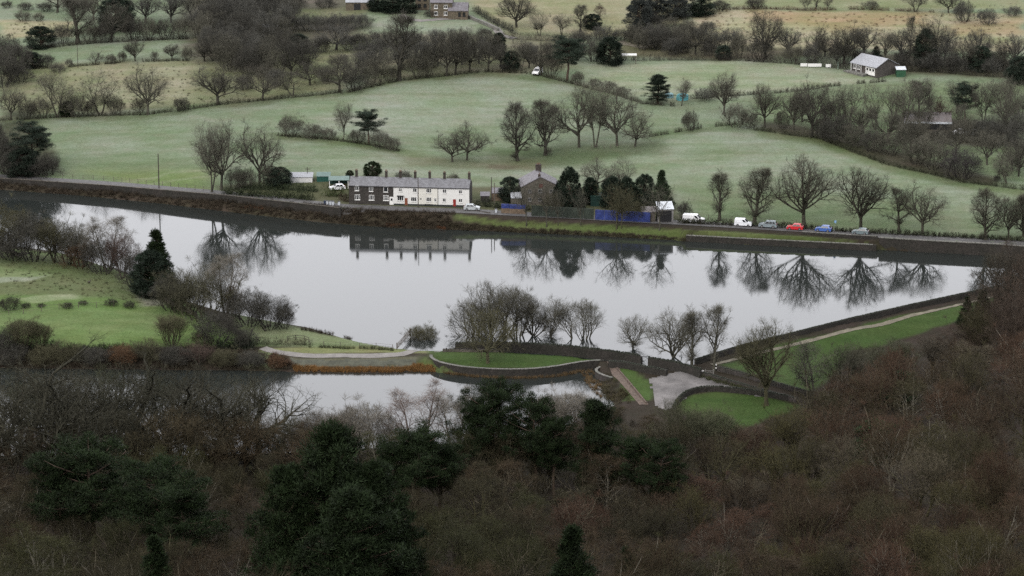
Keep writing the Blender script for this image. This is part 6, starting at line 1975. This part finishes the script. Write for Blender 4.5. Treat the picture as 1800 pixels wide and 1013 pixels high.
# ------------------------------------------------------------------ the wood in the foreground
SKY_X = [-60, 0, 120, 300, 440, 500, 540, 600, 660, 700, 760, 800, 1000, 1060, 1090, 1130, 1165, 1190, 1230, 1275, 1330, 1385, 1440, 1490, 1560, 1650, 1700, 1735, 1760, 1800, 1900]
SKY_Y = [690, 700, 720, 735, 750, 740, 730, 722, 748, 740, 742, 740, 735, 712, 712, 718, 728, 728, 742, 752, 738, 712, 662, 632, 612, 592, 578, 510, 460, 440, 420]
named = [
    ('oak', 60, 862, 618, 260, 'spreading dark tree before the pool at far left', (0.0388, 0.0374, 0.0260)), ('oak', 175, 842, 632, 220, 'dark spreading tree before the pool, second from left', (0.0388, 0.0374, 0.0260)),
    ('oak', 285, 836, 630, 230, 'dark spreading tree before the pool, third from left', (0.0388, 0.0374, 0.0260)), ('oak', 380, 826, 640, 190, 'dark spreading tree before the pool, fourth from left', (0.0388, 0.0374, 0.0260)),
    ('oak', 455, 812, 642, 190, 'bare tree leaning over the open pool water', (0.0388, 0.0374, 0.0260)),
    ('oak', 15, 815, 614, 180, 'dark twisted tree at the left edge over the pool', (0.0407, 0.0418, 0.0270)), ('oak', 118, 806, 618, 170, 'dark twisted tree over the pool, second from left edge', (0.0407, 0.0396, 0.0270)), ('oak', 232, 806, 618, 170, 'dark twisted tree over the pool, third from left edge', (0.0407, 0.0418, 0.0270)),
    ('oak', 338, 804, 624, 160, 'dark twisted tree over the pool, fourth from left edge', (0.0407, 0.0396, 0.0270)), ('wood', 420, 806, 656, 120, 'brown tree left of the leaning tree', (0.0446, 0.0440, 0.0280)), ('wood', 60, 800, 640, 120, 'olive tree near the left edge over the pool', (0.0427, 0.0462, 0.0270)), ('wood', 175, 800, 644, 120, 'olive tree between the second and third twisted trees', (0.0427, 0.0462, 0.0270)), ('wood', 290, 800, 648, 120, 'olive tree between the third and fourth twisted trees', (0.0427, 0.0462, 0.0270)),
    ('bush', 520, 812, 766, 90, 'dark bush on the near pool shore', (0.0388, 0.0374, 0.0240)), ('bush', 450, 818, 772, 100, 'dark bush under the leaning tree', (0.0388, 0.0374, 0.0240)), ('bush', 380, 818, 775, 100, 'dark bush on the near shore behind the russet trees', (0.0388, 0.0374, 0.0240)),
    ('willow', 575, 815, 716, 120, 'pale twiggy clump in front of pool, left of centre', PALE), ('willow', 640, 815, 706, 120, 'pale twiggy clump in front of pool, middle', PALE),
    ('birch', 735, 805, 678, 110, 'pinkish fine-twigged tree in front of the pool', (0.1261, 0.0990, 0.0850)), ('birch', 800, 800, 688, 84, 'slender pale tree left of the big central pine', PALE),
    ('willow', 1000, 775, 682, 110, 'pale twiggy clump right of the big central pine', PALE), ('willow', 960, 770, 690, 70, 'small pale clump behind the big central pine', PALE), ('birch', 835, 800, 676, 70, 'thin grey tree touching the central pine', GREY),
    ('scots', 165, 985, 772, 180, 'broad-crowned dark pine at lower left', EVER), ('scots', 268, 1010, 800, 170, 'dark pine right of the broad lower left pine', EVER), ('scots', 325, 1030, 840, 150, 'lower dark pine third from the left', EVER), ('scots', 105, 985, 800, 110, 'small dark pine left of the broad lower left pine', EVER),
    ('fullpine', 588, 1095, 742, 160, 'tallest dense dark pine left of centre', EVER), ('fullpine', 662, 1100, 806, 140, 'dense pine right against the tallest pine', EVER), ('fullpine', 512, 1095, 812, 130, 'dense pine left against the tallest pine', EVER), ('fullpine', 620, 1120, 850, 170, 'dense pine in front of the tallest pine', EVER), ('fullpine', 700, 1090, 870, 110, 'low dense pine at the right of the tallest group', EVER),
    ('scots', 735, 915, 748, 120, 'dark pine right of the tallest pine group', EVER), ('scots', 772, 905, 770, 90, 'small dark pine left of the central pines', EVER), ('scots', 690, 915, 772, 90, 'small dark pine behind the tallest group', EVER),
    ('scots', 878, 862, 670, 120, 'tall dark pine in the very centre of wood', EVER), ('scots', 940, 872, 696, 110, 'dark pine just right of the central pine', EVER), ('scots', 838, 866, 700, 90, 'dark pine just left of the central pine', EVER), ('scots', 975, 880, 730, 80, 'lower dark pine at the right of central pines', EVER),
    ('fullpine', 1045, 890, 700, 96, 'upright dark pine right of the central pines', EVER), ('scots', 1115, 905, 765, 100, 'dark pine below the brick path', EVER), ('scots', 1165, 918, 775, 100, 'dark pine furthest right of the central group', EVER), ('cone', 1006, 1115, 922, 120, 'pointed dark spruce at the bottom edge', EVER),
    ('cone', 275, 1110, 940, 100, 'pointed dark spruce near the lower left corner', EVER), ('egg', 1540, 812, 738, 80, 'green evergreen bush in the right-hand wood', (0.0213, 0.0495, 0.0180)), ('egg', 1575, 706, 652, 84, 'green ivy-clad tree in the upper right wood', (0.0213, 0.0462, 0.0200)),
    ('cone', 1100, 1060, 960, 60, 'small spruce at the bottom right of centre', EVER),
    ('wood', 135, 812, 650, 150, 'brown twiggy tree between the first dark spreading trees', (0.0427, 0.0407, 0.0280)),
    
    ('wood', -20, 870, 660, 170, 'brown twiggy tree cut by the left edge', (0.0427, 0.0407, 0.0280)), 
    ('wood', 420, 838, 706, 150, 'russet twiggy tree below the leaning tree', (0.0582, 0.0440, 0.0260)), ('multi', 320, 850, 712, 150, 'many-stemmed russet tree behind the lower left pine', (0.0543, 0.0440, 0.0260)),
    ('wood', 500, 830, 726, 120, 'brown twiggy tree right of the russet tree', (0.0485, 0.0462, 0.0300)), ('multi', 190, 850, 716, 130, 'many-stemmed brown tree above the lower left pine', (0.0427, 0.0407, 0.0280)),
    ('wood', 1778, 575, 428, 110, 'tall brown tree at the right edge before dam end', (0.0466, 0.0396, 0.0300)), ('wood', 1745, 590, 486, 90, 'brown tree just right of the two small conifers', (0.0466, 0.0374, 0.0280)), ('wood', 1815, 600, 420, 130, 'tall reddish tree cut by the right edge', (0.0504, 0.0374, 0.0280)),
    ('wood', 1790, 640, 500, 130, 'reddish tree below the right edge tall trees', (0.0504, 0.0374, 0.0280)), ('wood', 1760, 530, 424, 70, 'slender brown tree overlapping the right-hand water edge', (0.0466, 0.0418, 0.0300)), ('wood', 1700, 630, 560, 100, 'reddish tree below the two small conifers', (0.0504, 0.0374, 0.0280)),
    ('wood', 1640, 650, 580, 100, 'brown tree below the grassy dam slope', (0.0436, 0.0374, 0.0270)), ('wood', 1560, 672, 596, 100, 'olive tree at the foot of the dam slope', (0.0446, 0.0473, 0.0270)), ('wood', 1490, 690, 600, 96, 'grey tree at the corner of the dam foot', (0.0534, 0.0528, 0.0360)),
    ('willow', 1250, 800, 712, 90, 'pale olive bush in front of the bright lawn', (0.0679, 0.0704, 0.0420)), ('wood', 1190, 800, 700, 90, 'olive tree below the gravel yard', (0.0534, 0.0550, 0.0320)), ('wood', 1320, 812, 735, 110, 'reddish tree below the bright lawn', (0.0534, 0.0396, 0.0280)),
]
for k, px, py, top, w, lab, col in named:
    plant(k, px, py, top, w, lab, 'foreground wood', col)

wr = random.Random(21)
# twig colours: (word, colour)
PAL_L = [('reddish', (0.0365, 0.0266, 0.0155)), ('olive', (0.0326, 0.0333, 0.0134)), ('brown', (0.0313, 0.0282, 0.0148)), ('brown', (0.0287, 0.0244, 0.0134)), ('olive', (0.0274, 0.0282, 0.0121)), ('brown', (0.0261, 0.0237, 0.0128))]
PAL_R = [('reddish', (0.0508, 0.0301, 0.0197)), ('reddish', (0.0438, 0.0273, 0.0172)), ('olive', (0.0420, 0.0380, 0.0164)), ('brown', (0.0403, 0.0310, 0.0180)), ('reddish', (0.0473, 0.0326, 0.0205)), ('olive', (0.0385, 0.0345, 0.0180)), ('greyish', (0.0683, 0.0583, 0.0394)), ('brown', (0.0367, 0.0266, 0.0164))]
BARKS = [(.10, .088, .062), (.075, .065, .045), (.03, .025, .018), (.13, .12, .095), (.06, .055, .03)]
cand = []
y = 1150.0
while y > 540:
    x = -60 + wr.uniform(0, 60)
    while x < 1880:
        cand.append((x + wr.uniform(-20, 20), y + wr.uniform(-14, 14)))
        x += 74
    y -= 40
cnt = 0
POND_SD = lambda p: poly_sd(np.array([p[0]]), np.array([p[1]]), POND)[0]
KEEP = [np.array(q, float) for q in ([(1140, 650), (1215, 640), (1420, 690), (1420, 716), (1330, 752), (1200, 760), (1140, 735)], [(1050, 630), (1150, 650), (1160, 712), (1050, 712)],
                                     [(1215, 630), (1760, 495), (1720, 560), (1500, 628), (1430, 700)])]
wood_places = []
for (px, py) in sorted(cand, key=lambda t: -t[1]):
    p = hit(px, py)
    if POND_SD(p) < 1.0:
        continue
    if any(poly_sd(np.array([px]), np.array([py]), k)[0] < 0 for k in KEEP):
        continue
    s = F / depth(p)
    lim = float(np.interp(px, SKY_X, SKY_Y)) + wr.uniform(0, 12)
    h = wr.uniform(8, 14)
    room = (py - lim) / s / C_
    if room < 2.2:
        continue
    h = min(h, room)
    if py - h * s * C_ > 1003 or px + 5 * s < 0 or px - 5 * s > 1800:
        continue
    right = px > 1150 + wr.uniform(-150, 150)
    hue, col = wr.choice(PAL_R if right else PAL_L)
    kind = wr.choice(['wood', 'wood', 'wood', 'birch', 'birch', 'multi', 'broad', 'open', 'willow' if h < 8 else 'wood']) if h > 4.5 else 'bush'
    where = 'right-hand slope' if px > 1150 else ('left part' if px < 500 else 'middle part')
    zone = 'along its upper fringe' if py < float(np.interp(px, SKY_X, SKY_Y)) + 170 else ('near the bottom edge' if py > 985 else 'in its midst')
    nn = 'bush' if kind == 'bush' else 'tree'
    plant_at(kind, p, h, min(h * wr.uniform(.85, 1.25), 12.5) if kind != 'bush' else h * 1.2, f'{hue} bare {nn} of the foreground wood, {where}, {zone}',
             f'{hue} {nn}s of the foreground wood, {where}, {zone}', col, cat=nn, oname='woodland_' + nn, bark=wr.choice(BARKS))
    cnt += 1
print('wood trees', cnt)
pts = scatter([(-40, 805), (500, 800), (1000, 760), (1090, 720), (1140, 745), (1250, 765), (1420, 735), (1470, 660), (1740, 560), (1840, 520), (1840, 1120), (-40, 1120)], 1500, 30)
rs_ = np.random.RandomState(31)
mass('undergrowth', 'tangled brown undergrowth on the floor of the foreground wood', 'undergrowth', pts, .8 + .8 * rs_.rand(len(pts)), .6 + 1.4 * rs_.rand(len(pts)), 44, (.022, .018, .012), 30, .6, .06)
